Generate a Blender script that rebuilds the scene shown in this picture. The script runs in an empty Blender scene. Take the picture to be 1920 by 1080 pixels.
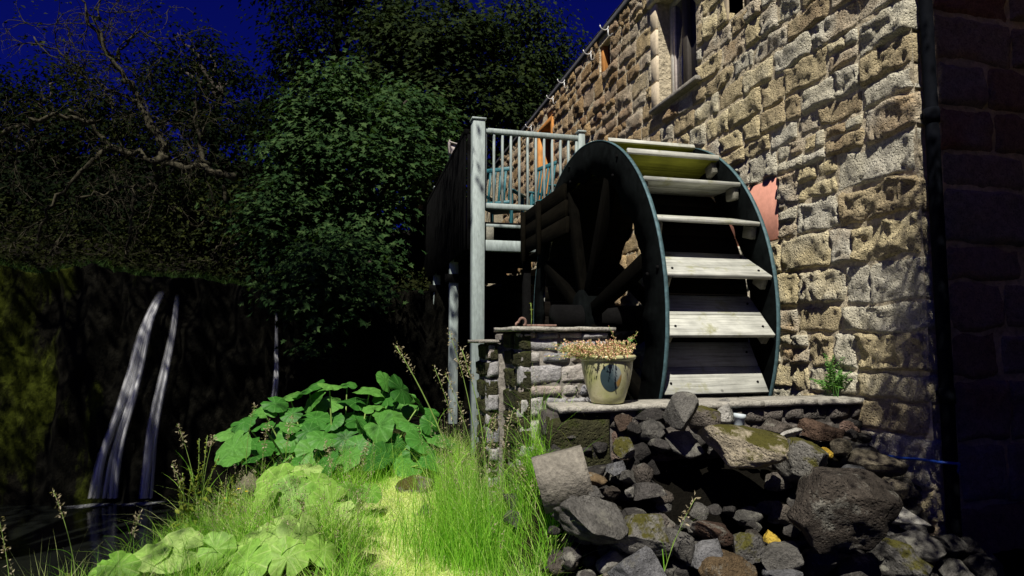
import bpy, bmesh, math, random
import numpy as np
from mathutils import Vector, Matrix

random.seed(7)
rng = np.random.default_rng(11)
scene = bpy.context.scene
COL = scene.collection
R_ = math.radians
C = 1.2                      # eye height above the grass

# ------------------------------------------------------------------ camera, world, sun
cam_d = bpy.data.cameras.new('camera')
cam = bpy.data.objects.new('camera', cam_d)
COL.objects.link(cam)
cam_d.sensor_width = 36.0
cam_d.lens = 36.0 * 1150 / 1920
cam_d.clip_start = 0.05
cam_d.clip_end = 400
YAW, PITCH = R_(14.123), R_(4.48)
cam.location = (0, 0, C)
cam.rotation_euler = (math.pi / 2 + PITCH, 0, -YAW)
scene.camera = cam

SUN_DIR = Vector((0.27, 0.50, -0.83)).normalized()      # the way the light travels
world = bpy.data.worlds.new('World')
scene.world = world
world.use_nodes = True
wn = world.node_tree.nodes
wl = world.node_tree.links
wn.clear()
w_out = wn.new('ShaderNodeOutputWorld')
w_bg = wn.new('ShaderNodeBackground')
w_sky = wn.new('ShaderNodeTexSky')
w_sky.sky_type = 'NISHITA'
w_sky.sun_disc = False
w_sky.sun_elevation = R_(56)
w_sky.sun_rotation = R_(206)
w_mul = wn.new('ShaderNodeMix')
w_mul.data_type = 'RGBA'
w_mul.blend_type = 'MULTIPLY'
w_mul.inputs[0].default_value = 1.0
w_mul.inputs[7].default_value = (0.026, 0.038, 0.60, 1)
wl.new(w_sky.outputs[0], w_mul.inputs[6])
wl.new(w_mul.outputs[2], w_bg.inputs[0])
w_bg.inputs[1].default_value = 0.037
wl.new(w_bg.outputs[0], w_out.inputs[0])

sun_d = bpy.data.lights.new('sun', 'SUN')
sun_d.energy = 5.0
sun_d.angle = R_(0.5)
sun_d.color = (1.0, 0.95, 0.86)
sun = bpy.data.objects.new('sun', sun_d)
COL.objects.link(sun)
sun.rotation_euler = SUN_DIR.to_track_quat('-Z', 'Y').to_euler()
sun.location = (-6, -12, 22)

scene.view_settings.view_transform = 'Standard'
scene.view_settings.look = 'None'
scene.view_settings.exposure = 0.35
scene.view_settings.gamma = 1.0
scene.view_settings.use_curve_mapping = False
scene.render.engine = 'CYCLES'
scene.cycles.max_bounces = 6
scene.cycles.transparent_max_bounces = 12

# camera frame, for laying things out by direction and distance
FW = np.array([math.sin(YAW) * math.cos(PITCH), math.cos(YAW) * math.cos(PITCH), math.sin(PITCH)])
RT = np.array([math.cos(YAW), -math.sin(YAW), 0.0])
UP = np.cross(RT, FW)
EYE = np.array([0, 0, C])


def ray(x, y):
    return FW + RT * (x - 960) / 1150 - UP * (y - 540) / 1150


def at(x, y, depth):
    return EYE + ray(x, y) * depth


def on_y(x, y, Y):
    d = ray(x, y)
    return EYE + d * (Y / d[1])


def on_x(x, y, X):
    d = ray(x, y)
    return EYE + d * (X / d[0])


def on_z(x, y, z):
    d = ray(x, y)
    return EYE + d * ((z - C) / d[2])


def px_of(p):
    d = np.asarray(p) - EYE
    z = d @ FW
    return 960 + 1150 * (d @ RT) / z, 540 - 1150 * (d @ UP) / z, z


# ------------------------------------------------------------------ noise
def _hash(ix, iy, iz, seed):
    h = (ix * 374761393 + iy * 668265263 + iz * 2147483647 + seed * 974634777) & 0xFFFFFFFF
    h = ((h ^ (h >> 13)) * 1274126177) & 0xFFFFFFFF
    h = ((h ^ (h >> 16)) * 2246822519) & 0xFFFFFFFF
    return ((h ^ (h >> 15)) & 0xFFFFFF) / float(0xFFFFFF)


def vnoise(P, seed=0):
    P = np.asarray(P, float)
    i = np.floor(P).astype(np.int64)
    f = P - i
    f = f * f * (3 - 2 * f)
    out = 0
    for dx in (0, 1):
        for dy in (0, 1):
            for dz in (0, 1):
                w = (f[:, 0] if dx else 1 - f[:, 0]) * (f[:, 1] if dy else 1 - f[:, 1]) * (f[:, 2] if dz else 1 - f[:, 2])
                out = out + w * _hash(i[:, 0] + dx, i[:, 1] + dy, i[:, 2] + dz, seed)
    return out * 2 - 1


def fbm(P, octaves=4, seed=0, gain=0.5):
    P = np.asarray(P, float)
    a, s, t = 1.0, 0, 0
    for o in range(octaves):
        s = s + a * vnoise(P * 2.03 ** o + 17.3 * o, seed + o)
        t += a
        a *= gain
    return s / t


# ------------------------------------------------------------------ mesh helpers
class MB:
    def __init__(self):
        self.V = []
        self.F = []
        self.n = 0

    def add(self, V, F):
        V = np.asarray(V, float)
        if isinstance(F, np.ndarray):
            self.F.append(F + self.n)
        else:
            by = {}
            for f in F:
                by.setdefault(len(f), []).append(f)
            for k, l in by.items():
                self.F.append(np.array(l, dtype=np.int64) + self.n)
        self.V.append(V)
        self.n += len(V)
        return self

    def arrays(self):
        return np.concatenate(self.V), self.F

    def build(self, name, mat, parent=None, smooth=False, base=None):
        V, F = self.arrays()
        return mkobj(name, V, F, mat, parent, smooth, base)


def mkmesh(name, V, Fs, mat, smooth=False):
    me = bpy.data.meshes.new(name)
    me.vertices.add(len(V))
    me.vertices.foreach_set('co', np.ascontiguousarray(V, dtype=np.float32).ravel())
    loops = np.concatenate([f.ravel() for f in Fs]).astype(np.int32)
    sizes = np.concatenate([np.full(len(f), f.shape[1], dtype=np.int32) for f in Fs])
    starts = np.concatenate([[0], np.cumsum(sizes)[:-1]]).astype(np.int32)
    me.loops.add(len(loops))
    me.loops.foreach_set('vertex_index', loops)
    me.polygons.add(len(sizes))
    me.polygons.foreach_set('loop_start', starts)
    me.polygons.foreach_set('loop_total', sizes)
    if smooth:
        me.polygons.foreach_set('use_smooth', np.ones(len(sizes), dtype=bool))
    me.update(calc_edges=True)
    me.materials.append(mat)
    return me


def world_loc(o):
    p = Vector((0, 0, 0))
    while o:
        p = p + Vector(o.location)
        o = o.parent
    return p


def mkobj(name, V, Fs, mat, parent=None, smooth=False, base=None):
    V = np.asarray(V, float)
    if isinstance(Fs, np.ndarray):
        Fs = [Fs]
    elif len(Fs) and not isinstance(Fs[0], np.ndarray):
        by = {}
        for f in Fs:
            by.setdefault(len(f), []).append(f)
        Fs = [np.array(l, dtype=np.int64) for l in by.values()]
    if base is None:
        lo, hi = V.min(0), V.max(0)
        base = (lo + hi) / 2
        if parent is None:
            base[2] = lo[2]
    base = np.asarray(base, float)
    me = mkmesh(name, V - base, Fs, mat, smooth)
    o = bpy.data.objects.new(name, me)
    COL.objects.link(o)
    if parent is not None:
        o.parent = parent
        o.location = Vector(base) - world_loc(parent)
    else:
        o.location = Vector(base)
    return o


def thing(name, label, cat, loc=(0, 0, 0), group=None):
    o = bpy.data.objects.new(name, None)
    COL.objects.link(o)
    o.empty_display_size = 0.1
    o.location = loc
    return tag(o, label, cat, group)


def tag(o, label, cat, group=None):
    o['label'] = label
    o['category'] = cat
    if group:
        o['group'] = group
    return o


def kind(o, k):
    o['kind'] = k
    return o


CB_F = None


def cbox(x0, x1, y0, y1, z0, z1, ch=0.004, rot=None):
    """box with chamfered edges; rot = 3x3 about its centre"""
    global CB_F
    c = np.array([(x0 + x1) / 2, (y0 + y1) / 2, (z0 + z1) / 2])
    h = np.array([x1 - x0, y1 - y0, z1 - z0]) / 2
    ch = min(ch, h.min() * 0.45)
    V = []
    idx = {}
    for sx in (-1, 1):
        for sy in (-1, 1):
            for sz in (-1, 1):
                for ax in range(3):
                    p = np.array([sx, sy, sz]) * (h - ch)
                    p[ax] = (sx, sy, sz)[ax] * h[ax]
                    idx[(sx, sy, sz, ax)] = len(V)
                    V.append(p)
    if CB_F is None:
        F = []
        S = (-1, 1)
        g = lambda s, ax: idx[(s[0], s[1], s[2], ax)]
        for ax in range(3):
            o1, o2 = [a for a in range(3) if a != ax]
            for s in S:
                q = []
                for a, b in ((-1, -1), (1, -1), (1, 1), (-1, 1)):
                    t = [0, 0, 0]
                    t[ax] = s
                    t[o1] = a
                    t[o2] = b
                    q.append(g(t, ax))
                F.append(q)
        for ax in range(3):
            o1, o2 = [a for a in range(3) if a != ax]
            for a in S:
                for b in S:
                    t0 = [0, 0, 0]
                    t1 = [0, 0, 0]
                    t0[ax], t1[ax] = -1, 1
                    t0[o1] = t1[o1] = a
                    t0[o2] = t1[o2] = b
                    F.append([g(t0, o1), g(t1, o1), g(t1, o2), g(t0, o2)])
        for sx in S:
            for sy in S:
                for sz in S:
                    F.append([g((sx, sy, sz), 0), g((sx, sy, sz), 1), g((sx, sy, sz), 2)])
        VV = np.array(V)
        FF = []
        for f in F:
            a, b, c_ = VV[f[0]], VV[f[1]], VV[f[2]]
            n = np.cross(b - a, c_ - a)
            FF.append(f if n @ (VV[f].mean(0)) > 0 else f[::-1])
        CB_F = FF
    V = np.array(V)
    if rot is not None:
        V = V @ np.asarray(rot).T
    return V + c, CB_F


def box_part(name, b, mat, parent, ch=0.004, rot=None):
    V, F = cbox(*b, ch=ch, rot=rot)
    return mkobj(name, V, F, mat, parent)


def tube(path, radii, n=7, cap=True):
    path = np.asarray(path, float)
    m = len(path)
    if np.isscalar(radii):
        radii = np.full(m, radii)
    T = np.gradient(path, axis=0)
    T /= np.linalg.norm(T, axis=1)[:, None] + 1e-9
    ref = np.array([0.31, 0.17, 0.93])
    if abs(T[0] @ ref) > 0.9:
        ref = np.array([0.93, 0.3, 0.1])
    N = np.cross(T, ref)
    N /= np.linalg.norm(N, axis=1)[:, None] + 1e-9
    B = np.cross(T, N)
    a = np.linspace(0, 2 * math.pi, n, endpoint=False)
    V = (path[:, None, :] + (N[:, None, :] * np.cos(a)[None, :, None] + B[:, None, :] * np.sin(a)[None, :, None]) * np.asarray(radii)[:, None, None]).reshape(-1, 3)
    i = np.arange(m - 1)[:, None] * n
    j = np.arange(n)[None, :]
    F = np.stack([i + j, i + (j + 1) % n, i + n + (j + 1) % n, i + n + j], -1).reshape(-1, 4)
    F = [list(f) for f in F]
    if cap:
        F.append(list(range(n))[::-1])
        F.append([(m - 1) * n + k for k in range(n)])
    return V, F


def tube_q(path, radii, n=4):
    """quads only, as one array (for bulk)"""
    V, F = tube(path, radii, n, cap=False)
    return V, np.array(F)


def lathe(prof, n=40, c=(0, 0, 0)):
    prof = np.asarray(prof, float)
    a = np.linspace(0, 2 * math.pi, n, endpoint=False)
    V = np.stack([prof[:, 0][:, None] * np.cos(a), prof[:, 0][:, None] * np.sin(a), np.repeat(prof[:, 1][:, None], n, 1)], -1).reshape(-1, 3)
    m = len(prof)
    F = []
    for i in range(m - 1):
        for j in range(n):
            F.append([i * n + j, i * n + (j + 1) % n, (i + 1) * n + (j + 1) % n, (i + 1) * n + j])
    return V + np.asarray(c), np.array(F)


# ------------------------------------------------------------------ materials
class NT:
    def __init__(self, name):
        self.m = bpy.data.materials.new(name)
        self.m.use_nodes = True
        self.t = self.m.node_tree
        self.t.nodes.clear()
        self.out = self.t.nodes.new('ShaderNodeOutputMaterial')

    def n(self, kind_, **kw):
        nd = self.t.nodes.new(kind_)
        for k, v in kw.items():
            setattr(nd, k, v)
        return nd

    def l(self, a, b):
        self.t.links.new(a, b)

    def pos(self, scale=(1, 1, 1), obj=False):
        if obj:
            g = self.n('ShaderNodeTexCoord').outputs['Object']
        else:
            g = self.n('ShaderNodeNewGeometry').outputs['Position']
        mp = self.n('ShaderNodeMapping')
        mp.inputs['Scale'].default_value = scale
        self.l(g, mp.inputs[0])
        return mp.outputs[0]

    def noise(self, vec, scale, detail=6, rough=0.6, dist=0.0):
        nd = self.n('ShaderNodeTexNoise')
        nd.inputs['Scale'].default_value = scale
        nd.inputs['Detail'].default_value = detail
        nd.inputs['Roughness'].default_value = rough
        nd.inputs['Distortion'].default_value = dist
        self.l(vec, nd.inputs['Vector'])
        return nd.outputs[0]

    def voro(self, vec, scale, feature='F1'):
        nd = self.n('ShaderNodeTexVoronoi', feature=feature)
        nd.inputs['Scale'].default_value = scale
        self.l(vec, nd.inputs['Vector'])
        return nd.outputs['Distance']

    def ramp(self, fac, stops, interp='LINEAR'):
        nd = self.n('ShaderNodeValToRGB')
        cr = nd.color_ramp
        cr.interpolation = interp
        while len(cr.elements) < len(stops):
            cr.elements.new(0.5)
        for e, (p, c) in zip(cr.elements, stops):
            e.position = p
            e.color = (c, c, c, 1) if np.isscalar(c) else (*c, 1)
        self.l(fac, nd.inputs[0])
        return nd.outputs[0]

    def mix(self, fac, a, b, mode='MIX'):
        nd = self.n('ShaderNodeMix', data_type='RGBA', blend_type=mode)
        for s, v in ((0, fac), (6, a), (7, b)):
            if hasattr(v, 'is_linked') or hasattr(v, 'links'):
                self.l(v, nd.inputs[s])
            elif s == 0:
                nd.inputs[0].default_value = v
            else:
                nd.inputs[s].default_value = (*v, 1)
        return nd.outputs[2]

    def math(self, op, a, b=0.0):
        nd = self.n('ShaderNodeMath', operation=op)
        for s, v in ((0, a), (1, b)):
            if hasattr(v, 'links'):
                self.l(v, nd.inputs[s])
            else:
                nd.inputs[s].default_value = v
        return nd.outputs[0]

    def bump(self, h, strength=0.5, dist=0.02, prev=None):
        nd = self.n('ShaderNodeBump')
        nd.inputs['Strength'].default_value = strength
        nd.inputs['Distance'].default_value = dist
        self.l(h, nd.inputs['Height'])
        if prev is not None:
            self.l(prev, nd.inputs['Normal'])
        return nd.outputs[0]

    def rnd(self):
        return self.n('ShaderNodeObjectInfo').outputs['Random']

    def isl(self):
        return self.n('ShaderNodeNewGeometry').outputs['Random Per Island']

    def bsdf(self, col, rough=0.8, normal=None, metal=0.0, spec=0.3, coat=None, alpha=None):
        b = self.n('ShaderNodeBsdfPrincipled')
        for key, v in (('Base Color', col), ('Roughness', rough), ('Metallic', metal), ('Specular IOR Level', spec), ('Alpha', alpha)):
            if v is None:
                continue
            if hasattr(v, 'links'):
                self.l(v, b.inputs[key])
            else:
                b.inputs[key].default_value = (*v, 1) if key == 'Base Color' else v
        if normal is not None:
            self.l(normal, b.inputs['Normal'])
        self.l(b.outputs[0], self.out.inputs[0])
        return b


def m_stone(name, stops, rscale=1.0, dark=0.35, bump=0.9, pits=True, use_isl=False, lichen=None, moss=0.0, moss_col=(0.05, 0.055, 0.012), fine=1.0):
    t = NT(name)
    p = t.pos()
    r = t.isl() if use_isl else t.rnd()
    big = t.noise(p, 3.2 * rscale, 3, 0.6)
    f = t.math('ADD', t.math('MULTIPLY', r, 0.75), t.math('MULTIPLY', big, 0.5))
    f = t.math('SUBTRACT', f, 0.12)
    col = t.ramp(f, stops)
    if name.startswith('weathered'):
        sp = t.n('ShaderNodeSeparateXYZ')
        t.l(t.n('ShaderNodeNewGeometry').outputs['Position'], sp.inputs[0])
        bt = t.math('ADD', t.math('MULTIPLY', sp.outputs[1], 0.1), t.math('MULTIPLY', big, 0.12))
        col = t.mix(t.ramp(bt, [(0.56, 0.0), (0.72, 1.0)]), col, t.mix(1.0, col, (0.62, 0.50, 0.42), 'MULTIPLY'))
    mid = t.noise(p, 22 * rscale, 6, 0.7)
    col = t.mix(1.0, col, t.ramp(mid, [(0.25, dark), (0.5, 0.9), (0.75, 1.25)]), 'MULTIPLY')
    fin = t.noise(p, 95 * rscale * fine, 5, 0.7)
    col = t.mix(0.8, col, t.ramp(fin, [(0.34, 0.42), (0.5, 1.0), (0.7, 1.15)]), 'MULTIPLY')
    h = t.math('ADD', t.math('MULTIPLY', mid, 1.1), t.math('MULTIPLY', fin, 0.5))
    if pits:
        v = t.voro(p, 55 * rscale * fine)
        pit = t.ramp(v, [(0.12, 0.0), (0.42, 1.0)])
        h = t.math('ADD', h, t.math('MULTIPLY', pit, 0.35))
    if lichen:
        lk = t.noise(p, 9, 7, 0.72)
        col = t.mix(t.ramp(lk, [(0.55, 0.0), (0.64, 0.75)]), col, lichen)
        dk_ = t.noise(p, 2.6, 5, 0.65)
        col = t.mix(1.0, col, t.ramp(dk_, [(0.36, 0.45), (0.6, 1.1)]), 'MULTIPLY')
    if moss > 0:
        mm = t.noise(p, 8, 7, 0.75)
        nz = t.n('ShaderNodeSeparateXYZ')
        t.l(t.n('ShaderNodeNewGeometry').outputs['Normal'], nz.inputs[0])
        k = t.math('ADD', mm, t.math('MULTIPLY', nz.outputs[2], 0.18))
        mk = t.ramp(k, [(0.68 - moss * 0.3, 0.0), (0.78 - moss * 0.3, 1.0)])
        mc = t.mix(t.noise(p, 40, 4), moss_col, tuple(c * 2.2 for c in moss_col))
        col = t.mix(mk, col, mc)
    nrm = t.bump(h, bump, 0.03)
    t.bsdf(col, 0.9, nrm, spec=0.15)
    return t.m


def m_simple(name, col, rough=0.7, nscale=20, amt=0.4, bump=0.2, metal=0.0, spec=0.3, stretch=(1, 1, 1), bd=0.005):
    t = NT(name)
    p = t.pos(stretch)
    nz = t.noise(p, nscale, 6, 0.65)
    big = t.noise(p, nscale * 0.17, 3, 0.6)
    c = t.mix(1.0, col, t.ramp(nz, [(0.3, 1 - amt), (0.7, 1 + amt * 0.6)]), 'MULTIPLY')
    c = t.mix(0.7, c, t.ramp(big, [(0.3, 1 - amt), (0.7, 1 + amt * 0.4)]), 'MULTIPLY')
    t.bsdf(c, rough, t.bump(nz, bump, bd), metal, spec)
    return t.m


def m_wood(name, col, axis=0, amt=0.5, rough=0.75, moss=None, bump=0.35, spec=0.15):
    s = [26, 26, 26]
    s[axis] = 1.6
    t = NT(name)
    p = t.pos(tuple(s))
    g = t.noise(p, 1.0, 7, 0.7, 0.6)
    g2 = t.noise(t.pos(tuple(v * 3.2 if v > 5 else v * 2 for v in s)), 1.0, 4, 0.6)
    big = t.noise(t.pos(), 5.0, 4, 0.6)
    r = t.rnd()
    c = t.mix(1.0, col, t.ramp(g, [(0.28, 1 - amt), (0.5, 1.0), (0.75, 1.15)]), 'MULTIPLY')
    c = t.mix(0.6, c, t.ramp(g2, [(0.36, 0.45), (0.5, 1.0)]), 'MULTIPLY')
    c = t.mix(0.8, c, t.ramp(big, [(0.3, 0.62), (0.62, 1.12)]), 'MULTIPLY')
    c = t.mix(1.0, c, t.ramp(r, [(0.0, 0.78), (1.0, 1.1)]), 'MULTIPLY')
    kn = t.voro(t.pos(), 5.5)
    c = t.mix(t.ramp(kn, [(0.035, 0.8), (0.075, 0.0)]), c, tuple(x * 0.3 for x in col))
    if moss:
        mk = t.ramp(t.noise(t.pos(), 6, 4, 0.7), [(moss[1], 0.0), (moss[1] + 0.16, 1.0)])
        c = t.mix(mk, c, moss[0])
    t.bsdf(c, rough, t.bump(t.math('ADD', g, t.math('MULTIPLY', g2, 0.5)), bump, 0.006), spec=0.02 if max(col) < 0.05 else spec)
    return t.m


def m_leaf(name, ca, cb, cc, trans=0.35, rough=0.65, spec=0.15, use_rnd=False, veins=False):
    t = NT(name)
    r = t.rnd() if use_rnd else t.isl()
    big = t.noise(t.pos(), 1.3, 3, 0.6)
    f = t.math('ADD', t.math('MULTIPLY', r, 0.7), t.math('MULTIPLY', big, 0.4))
    col = t.ramp(f, [(0.1, ca), (0.5, cb), (0.95, cc)])
    b = t.n('ShaderNodeBsdfPrincipled')
    b.inputs['Roughness'].default_value = rough
    b.inputs['Specular IOR Level'].default_value = spec
    if veins:
        fn = t.noise(t.pos(), 38, 5, 0.65)
        col = t.mix(0.8, col, t.ramp(fn, [(0.3, 0.6), (0.7, 1.2)]), 'MULTIPLY')
        vn_ = t.n('ShaderNodeAttribute', attribute_name='vein').outputs['Fac']
        col = t.mix(t.math('MULTIPLY', t.ramp(vn_, [(0.45, 0.0), (1.0, 1.0)]), 0.32), col, tuple(min(0.8, x * 1.5 + 0.06) for x in cc))
        t.l(t.bump(fn, 0.35, 0.01), b.inputs['Normal'])
    t.l(col, b.inputs['Base Color'])
    tr = t.n('ShaderNodeBsdfTranslucent')
    t.l(t.mix(1.0, col, (1.25, 1.3, 0.55), 'MULTIPLY'), tr.inputs[0])
    mx = t.n('ShaderNodeMixShader')
    mx.inputs[0].default_value = trans
    t.l(b.outputs[0], mx.inputs[1])
    t.l(tr.outputs[0], mx.inputs[2])
    t.l(mx.outputs[0], t.out.inputs[0])
    return t.m


WALL_STOPS = [(0.05, (0.40, 0.30, 0.18)), (0.22, (0.58, 0.48, 0.29)), (0.42, (0.74, 0.63, 0.37)), (0.58, (0.68, 0.63, 0.47)), (0.74, (0.70, 0.66, 0.53)), (0.95, (0.55, 0.39, 0.21))]
M = {}
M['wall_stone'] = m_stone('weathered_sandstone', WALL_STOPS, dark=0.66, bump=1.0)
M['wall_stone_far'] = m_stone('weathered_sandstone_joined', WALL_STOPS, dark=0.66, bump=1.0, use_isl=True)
M['mortar'] = m_simple('lime_mortar', (0.66, 0.57, 0.40), 0.95, 22, 0.4, 1.0, spec=0.1, bd=0.04)
M['mortar_dark'] = m_simple('dark_mortar', (0.10, 0.09, 0.08), 0.95, 30, 0.5, 0.9, spec=0.1, bd=0.02)
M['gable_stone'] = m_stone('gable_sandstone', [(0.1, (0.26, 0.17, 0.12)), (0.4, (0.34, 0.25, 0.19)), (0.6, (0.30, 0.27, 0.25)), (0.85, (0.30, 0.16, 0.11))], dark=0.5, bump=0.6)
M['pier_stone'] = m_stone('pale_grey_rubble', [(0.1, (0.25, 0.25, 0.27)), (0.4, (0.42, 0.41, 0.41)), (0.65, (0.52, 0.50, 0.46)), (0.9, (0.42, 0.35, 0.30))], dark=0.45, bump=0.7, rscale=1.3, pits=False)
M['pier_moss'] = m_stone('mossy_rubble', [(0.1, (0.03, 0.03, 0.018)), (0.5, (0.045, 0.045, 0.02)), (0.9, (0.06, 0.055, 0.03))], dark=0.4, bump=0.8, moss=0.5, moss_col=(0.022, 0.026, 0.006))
M['pier_mortar'] = m_simple('grey_mortar', (0.24, 0.22, 0.19), 0.95, 40, 0.5, 0.8, spec=0.1, bd=0.02)
M['cap'] = m_stone('slab_slate', [(0.1, (0.28, 0.26, 0.22)), (0.9, (0.44, 0.42, 0.36))], dark=0.5, bump=0.5, pits=False)
M['cream_stone'] = m_simple('dressed_cream_stone', (0.74, 0.62, 0.44), 0.85, 30, 0.25, 0.3, spec=0.15)
M['paddle'] = m_wood('weathered_grey_board', (0.47, 0.475, 0.42), 0, 0.4, moss=((0.25, 0.25, 0.13), 0.55))
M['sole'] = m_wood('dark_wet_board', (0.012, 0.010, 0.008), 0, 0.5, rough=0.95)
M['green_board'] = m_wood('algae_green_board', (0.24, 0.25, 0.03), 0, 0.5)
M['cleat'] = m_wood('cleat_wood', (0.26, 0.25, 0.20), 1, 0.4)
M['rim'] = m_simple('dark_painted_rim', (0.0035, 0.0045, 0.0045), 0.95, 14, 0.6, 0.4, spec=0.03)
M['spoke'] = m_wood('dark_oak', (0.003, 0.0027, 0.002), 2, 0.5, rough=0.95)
M['rim_edge'] = m_simple('teal_worn_rim_edge', (0.08, 0.15, 0.165), 0.6, 30, 0.5, 0.3)
M['deck_paint'] = m_simple('grey_green_paint', (0.34, 0.40, 0.38), 0.6, 45, 0.28, 0.25, stretch=(1, 1, 0.25))
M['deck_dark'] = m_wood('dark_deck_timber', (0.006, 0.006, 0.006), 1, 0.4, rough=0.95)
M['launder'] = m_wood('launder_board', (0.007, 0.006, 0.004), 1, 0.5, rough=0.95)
M['teal'] = m_simple('teal_paint', (0.03, 0.14, 0.165), 0.5, 40, 0.3, 0.1)
M['orange_wood'] = m_wood('orange_stained_wood', (0.62, 0.27, 0.07), 2, 0.25)
M['salmon'] = m_simple('salmon_paint', (0.78, 0.36, 0.26), 0.7, 25, 0.15, 0.15)
M['frame_paint'] = m_simple('grey_window_paint', (0.58, 0.56, 0.50), 0.55, 30, 0.2, 0.1)
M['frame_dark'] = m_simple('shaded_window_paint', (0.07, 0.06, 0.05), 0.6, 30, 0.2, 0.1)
M['white_metal'] = m_simple('galvanised_metal', (0.62, 0.62, 0.60), 0.5, 60, 0.2, 0.1, metal=0.2)
M['pipe'] = m_simple('dark_drainpipe', (0.005, 0.006, 0.009), 0.8, 30, 0.3, 0.1, spec=0.04)
M['slate'] = m_simple('roof_slate', (0.07, 0.07, 0.075), 0.7, 25, 0.4, 0.4)
M['rust'] = m_simple('rusty_iron', (0.28, 0.17, 0.13), 0.9, 60, 0.6, 0.5)
M['iron'] = m_simple('dark_iron', (0.004, 0.0038, 0.0038), 0.95, 60, 0.5, 0.4, spec=0.1)
M['soil'] = m_simple('dark_soil', (0.028, 0.024, 0.016), 1.0, 25, 0.6, 1.0, spec=0.05, bd=0.03)
M['cable'] = m_simple('blue_hose', (0.02, 0.08, 0.42), 0.4, 60, 0.1, 0.05)
M['pvc'] = m_simple('grey_pipe', (0.50, 0.56, 0.58), 0.5, 40, 0.1, 0.05)
M['white_board'] = m_simple('pale_worn_board', (0.62, 0.55, 0.50), 0.7, 40, 0.25, 0.2)

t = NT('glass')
b = t.bsdf((0.008, 0.012, 0.055), 0.04, None, 0.0, 0.6)  # navy base colour stands in for the reflected sky
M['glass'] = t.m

t = NT('pool_water')
p = t.pos((1.0, 1.7, 1))
hh = t.math('ADD', t.noise(p, 3.0, 4, 0.5), t.math('MULTIPLY', t.noise(p, 14, 3, 0.5), 0.25))
b = t.bsdf((0.006, 0.007, 0.006), 0.09, t.bump(hh, 0.10, 0.05), 0.0, 0.5)
M['pool'] = t.m

# ------------------------------------------------------------------ ground
XW = 2.95                     # outer face of the mill wall
YG = 2.64                     # the gable face, turned to the viewer
LEDGE_Z = C - 0.37
POOL_Z = C - 2.40
P1, P2 = np.array([-1.22, 3.2]), np.array([-0.55, 6.2])
CR = (P2 - P1) / np.linalg.norm(P2 - P1)
CN = np.array([-CR[1], CR[0]])          # to the pool side


def sstep(a, b, x):
    t_ = np.clip((x - a) / (b - a), 0, 1)
    return t_ * t_ * (3 - 2 * t_)


def mound_z(X, Y):
    return C - 0.47 - (3.06 - Y) / 1.05


def height(X, Y):
    X, Y = np.asarray(X, float), np.asarray(Y, float)
    P = np.stack([X, Y, X * 0], -1).reshape(-1, 3)
    n1 = fbm(P * 0.9, 3, 5).reshape(X.shape)
    n2 = fbm(P * 5, 3, 8).reshape(X.shape)
    z = 0.05 * n1 + 0.025 * n2
    s = (X - P1[0]) * CN[0] + (Y - P1[1]) * CN[1]
    s = s + 0.25 * n1
    drop = sstep(0.0, 1.5, s)
    z = z - 2.2 * drop
    z = z - 0.12 * sstep(-0.7, 0.0, s) * (1 - drop)
    # bank rising beyond, under the deck
    # rock mound
    m = mound_z(X, Y) - 0.26 + 0.05 * n2 - 0.45 * np.exp(-((X - 1.75) / 0.20) ** 2 - ((Y - 2.66) / 0.22) ** 2)
    wm = sstep(0.75, 1.0, X) * sstep(1.8, 2.0, Y) * (1 - sstep(3.3, 3.5, Y))
    z = np.where(wm > 0, z * (1 - wm) + np.clip(m, -0.6, 0.60) * wm, z)
    # wheel pit and the dark undercroft below the deck
    pit = sstep(1.0, 1.2, X) * sstep(3.3, 3.5, Y) * (1 - sstep(6.7, 7.2, Y)) * (1 - sstep(2.9, 3.0, X))
    z = z * (1 - pit) - 0.5 * pit
    # cliff top land far behind
    far = sstep(10.9, 12.6, Y + 0.10 * X) * (1 - sstep(0.5, 2.5, X))
    z = z * (1 - far) + (C + 0.75 + 0.35 * n1 + 0.06 * (Y - 12) + 0.24 * np.maximum(0, Y - 13.5)) * far
    right = sstep(0.5, 2.5, X) * sstep(12.0, 16.0, Y)
    z = z * (1 - right) + (C + 0.6 + 0.4 * n1 + 0.2 * np.maximum(0, Y - 16)) * right
    return z


def axis_pts(lo, a, b, hi, fine, nout):
    l = lo + (a - lo) * (1 - np.linspace(1, 0, nout, endpoint=False) ** 2)
    r = b + (hi - b) * np.linspace(0, 1, nout + 1)[1:] ** 2
    return np.concatenate([l, np.arange(a, b, fine), [b], r])


gx = axis_pts(-60, -3.5, 3.6, 60, 0.08, 34)
gy = axis_pts(-30, 1.2, 8.0, 90, 0.08, 40)
GX, GY = np.meshgrid(gx, gy, indexing='xy')
GZ = height(GX, GY)
nxg, nyg = len(gx), len(gy)
ii = np.arange(nyg - 1)[:, None] * nxg + np.arange(nxg - 1)[None, :]
GF = np.stack([ii, ii + 1, ii + 1 + nxg, ii + nxg], -1).reshape(-1, 4)
t = NT('ground_soil_and_moss')
p = t.pos()
a = t.noise(p, 2.5, 5, 0.6)
col = t.ramp(a, [(0.3, (0.030, 0.026, 0.016)), (0.5, (0.045, 0.05, 0.016)), (0.7, (0.06, 0.085, 0.02))])
fn = t.noise(p, 45, 5, 0.7)
col = t.mix(0.8, col, t.ramp(fn, [(0.3, 0.4), (0.7, 1.3)]), 'MULTIPLY')
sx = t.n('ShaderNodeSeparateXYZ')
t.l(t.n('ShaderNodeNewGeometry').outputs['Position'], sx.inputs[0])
soil = t.mix(fn, (0.004, 0.0036, 0.003), (0.009, 0.008, 0.006))  # near-black: shade of the rubble gaps put into the soil colour
far_ = t.math('MAXIMUM', t.ramp(sx.outputs[0], [(0.70, 0.0), (0.95, 1.0)]), t.math('GREATER_THAN', sx.outputs[1], 8.5))
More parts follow.
